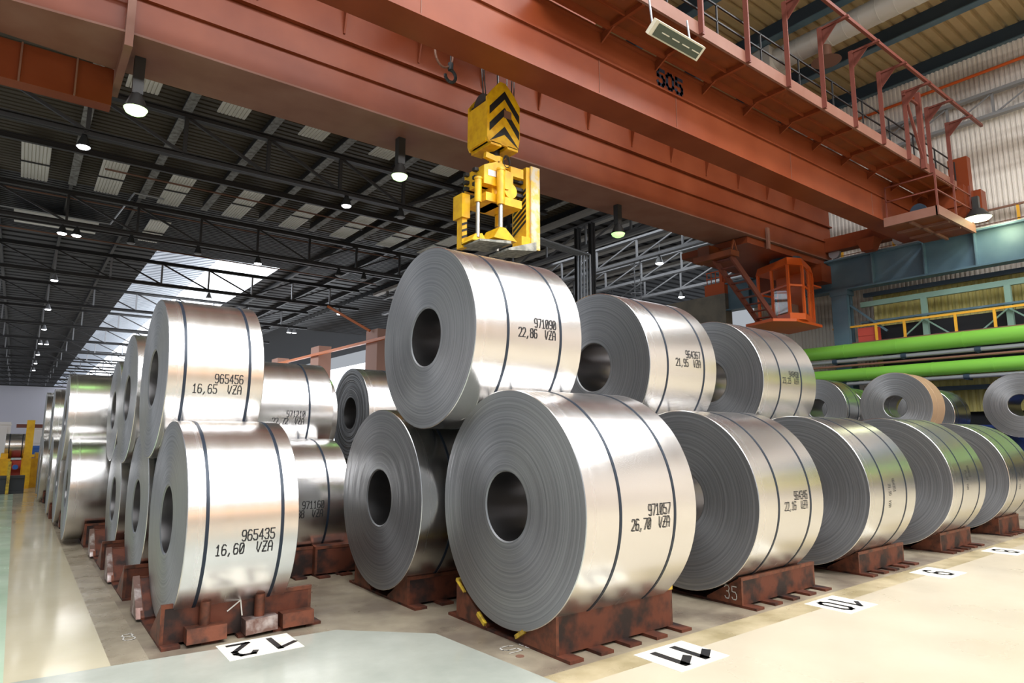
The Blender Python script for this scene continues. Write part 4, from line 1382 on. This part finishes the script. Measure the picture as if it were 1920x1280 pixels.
# ------------------------------------------------------------------ neighbouring bay behind the crane
q = MB().box(25.8, 26.3, 17.45, 25.0, 0, 8.35)
struct('wall_back', q, 'concrete', 'grey concrete wall beyond the end of the runway beam', None)
M['baytruss'] = mat('bay_truss_paint', (.15, .15, .155), .5, .2)
M['baystrip'] = mat('bay_roof_strip', (.40, .38, .35), .6)
GN = 'pale trusses in the neighbouring bay'
for i, x in enumerate((29, 34, 39, 44)):
    t = thing('bay_truss', 'pale grey lattice girder in the neighbouring bay, %s from the left' % ordn[i], 'lattice girder', (x, 35, 13.9), GN)
    obj('chord_pair', MB().box(x - .2, x + .2, 17, 60, 14.0, 14.2).box(x - .14, x + .14, 17, 60, 15.6, 15.75).box(x - .1, x + .1, 17, 17.3, 15.7, 16.6).box(x - .1, x + .1, 59, 59.3, 15.7, 16.6), 'baytruss', t)
    for k in range(10):
        y = 18 + k * 4
        obj('lattice_web', MB().bar((x, y, 14.2), (x, y, 15.6), .12, .12).bar((x, y, 15.6), (x, y + 4, 14.2), .1, .1), 'baytruss', t)
for i in range(9):
    x = 29.0 + i * 1.9
    q = MB().box(x - .28, x + .28, 17, 62, 16.35, 16.6)
    tag(obj('bay_purlin', q, 'baystrip'), 'pale roof strip of the neighbouring bay, %s from the left' % ordn[i], 'roof beam', 'pale roof strips of the neighbouring bay')
for i, (x, y) in enumerate(((26.0, 27.0), (44.7, 40))):
    q = MB()
    if i == 0:
        q.ibeam((x, y - .6, 0), (x, y - .6, 14.2), .3, .3, .04, up=(0, 1, 0)).ibeam((x, y + .6, 0), (x, y + .6, 14.2), .3, .3, .04, up=(0, 1, 0))
    else:
        q.ibeam((x, y - .3, 0), (x, y - .3, 14.2), .3, .3, .04, up=(0, 1, 0)).ibeam((x, y + .3, 0), (x, y + .3, 14.2), .3, .3, .04, up=(0, 1, 0))
    tag(obj('lattice_column', q, 'truss'), ['dark twin steel column rising behind the second top coil', 'slim twin column left of the blue beam end'][i], 'steel column')
q = MB()
for k in range(5):
    q.path([(25.75, 26.3 + k * .26, 0), (25.75, 26.3 + k * .26, 12.2 + k * .05), (22 - k * .3, 26.3 + k * .26, 12.5 + k * .05)], .06, 8)
tag(obj('riser_pipes', q, 'greypipe'), 'bundle of bright bent pipes on the dark twin column', 'pipes')
# red second crane far back
rc = thing('far_crane_cab', 'small red-orange crane end carriage behind the cab stair', 'crane part', (27, 21, 8.4))
q = MB().box(26.0, 26.6, 17.6, 18.7, 8.4, 8.95).box(26.0, 26.4, 17.7, 17.85, 8.95, 9.6)
obj('carriage_body', q, 'orange', rc)
q = MB()
for k in range(5):
    q.bar((26.1, 17.65 + k * .24, 8.95), (26.1, 17.65 + k * .24, 9.55), .03, .03)
q.bar((26.1, 17.6, 9.55), (26.1, 18.65, 9.55), .04, .04).bar((26.1, 17.6, 9.25), (26.1, 18.65, 9.25), .04, .04)
obj('carriage_railing', q, 'orange', rc)
# ladder
ld = thing('caged_ladder', 'thin caged ladder hanging in front of the neighbouring bay', 'ladder', (34.0, 30, 9.8))
q = MB()
for dy in (-.28, .28):
    q.bar((34.0, 30 + dy, 9.8), (34.0, 30 + dy, 14.03), .06, .06)
for k in range(12):
    q.bar((34.0, 29.72, 10.0 + k * .34), (34.0, 30.28, 10.0 + k * .34), .04, .04)
obj('ladder_frame', q, 'baytruss', ld)
q = MB()
for k in range(6):
    z = 10.2 + k * .7
    q.path([(34.0 - .6 * math.sin(a), 30 + .4 * math.cos(a), z) for a in [i * PI / 6 for i in range(7)]], .025, 5)
obj('ladder_cage', q, 'baytruss', ld)

# pink columns and bright side wall far back
for i, (y, lab) in enumerate(((54.6, 'pinkish column just left of the big top coil'), (69.0, 'pinkish column rising behind the torn-edged coil'), (83, 'pinkish column far down the hall'))):
    q = MB().box(25.3, 26.7, y - 1.2, y + 1.2, 0, 11.4)
    tag(obj('concrete_column', q, 'pinkcol'), lab, 'column', 'pinkish columns far down the hall')
q = MB().bar((25.16, 42, 10.2), (25.16, 84, 10.6), .26, .26)
M['orangelt'] = mat('orange_paint_bright', (.85, .22, .05), .4)
tag(obj('orange_pipe', q, 'orangelt'), 'orange pipe running past the pinkish columns', 'pipe')
q = MB().bar((25.1, 54.6, 11.3), (22.8, 59.2, 14.05), .22, .22)
tag(obj('orange_brace', q, 'orangelt'), 'short slanted orange brace above the pinkish column', 'brace')
q = MB().box(33, 33.4, 60, 250, 0, 10.5)
struct('window_3', q, 'dayglass', 'bright glazed side wall far down the hall')
q = MB().box(-10, 60, 250, 250.5, 0, 20)
struct('wall_front', q, 'hallwhite', 'pale end wall at the far end of the hall')
q = MB().box(-6.6, -6.2, 60, 250, 0, 12.5)
struct('wall_left', q, 'hallwhite', 'pale far side wall left of the aisle')

# ------------------------------------------------------------------ machines at the far left
ym = thing('coil_transfer_car', 'yellow coil handling machine at the end of the aisle', 'machine', (.1, 28.5, 0))
q = MB().box(-1.6, -.08, 28, 30, 0, .98).box(.22, .85, 28, 30, 0, .98)
for k in range(4):
    q.box(-1.5 + k * .38, -1.3 + k * .38, 28.2, 29.8, .98, 1.15)
q.box(.25, .45, 28.2, 29.8, .98, 1.15).box(.6, .8, 28.2, 29.8, .98, 1.15)
obj('machine_base', q, 'yellow', ym)
obj('gear_unit', MB().box(-.08, .22, 28.3, 29.5, .2, .9).tube((.07, 28.0, .7), (.07, 28.3, .7), .11, 16), 'redbox', ym)
obj('machine_motor', MB().tube((.07, 27.9, .7), (.07, 28.0, .7), .08, 16), 'machblue', ym)
coil(-.28, 29.0, 1.40, .42, .60, 'brownish coil riding on the yellow machine at the aisle end', 'coils at the aisle end', straps=(.2, .8), detail=False)
po = thing('crane_post', 'tall yellow post with a short red-brown crossarm in the aisle', 'post', (.36, 27.6, 0))
obj('post_shaft', MB().box(.26, .48, 27.5, 27.7, 0, 2.28), 'yellow', po)
obj('crossarm', MB().box(-.02, .78, 27.52, 27.68, 2.02, 2.14), 'redrail', po)
bx = thing('black_barrier', 'low black box barrier across the aisle', 'barrier', (-.5, 25.5, 0))
obj('barrier_body', MB().box(-1.8, .33, 25.3, 25.6, .05, .50).box(-1.8, .33, 25.25, 25.65, 0, .08).box(-1.8, .33, 25.27, 25.63, .46, .54), 'machblack', bx)
q = MB().box(-.12, -.04, 25.1, 25.18, 0, .98)
tag(obj('short_post', q, 'yellow_edge'), 'short yellow bollard before the black barrier', 'bollard')
for nm_, b_, mk, lab, ct in (
        ('far_machine', (.3, 1.5, 33, 34.5, 0, 1.0), 'yellow', 'yellow machine housing half hidden behind the last coil', 'machine'),
        ('storage_crate', (.55, 1.4, 33.1, 34.2, 1.0, 1.35), 'machblue', 'blue crate on the far machine', 'crate'),
        ('metal_cabinet', (-1.5, -.2, 33, 34.5, 0, 2.3), 'white', 'white cabinet beside the far machine', 'cabinet'),
        ('wrapped_bundle', (.5, 1.45, 33.1, 34.2, 1.35, 2.15), 'white', 'white wrapped bundle above the blue crate', 'bundle')):
    a, b, c, d, e, f = b_
    q = MB().box(a, b, c, d, e, f)
    q.box(a - .02, b + .02, c - .02, d + .02, f - .12, f - .06)
    q.box(a + .1, b - .1, c - .03, c, e + .1, f - .2)
    tag(obj(nm_, q, mk), lab, ct)
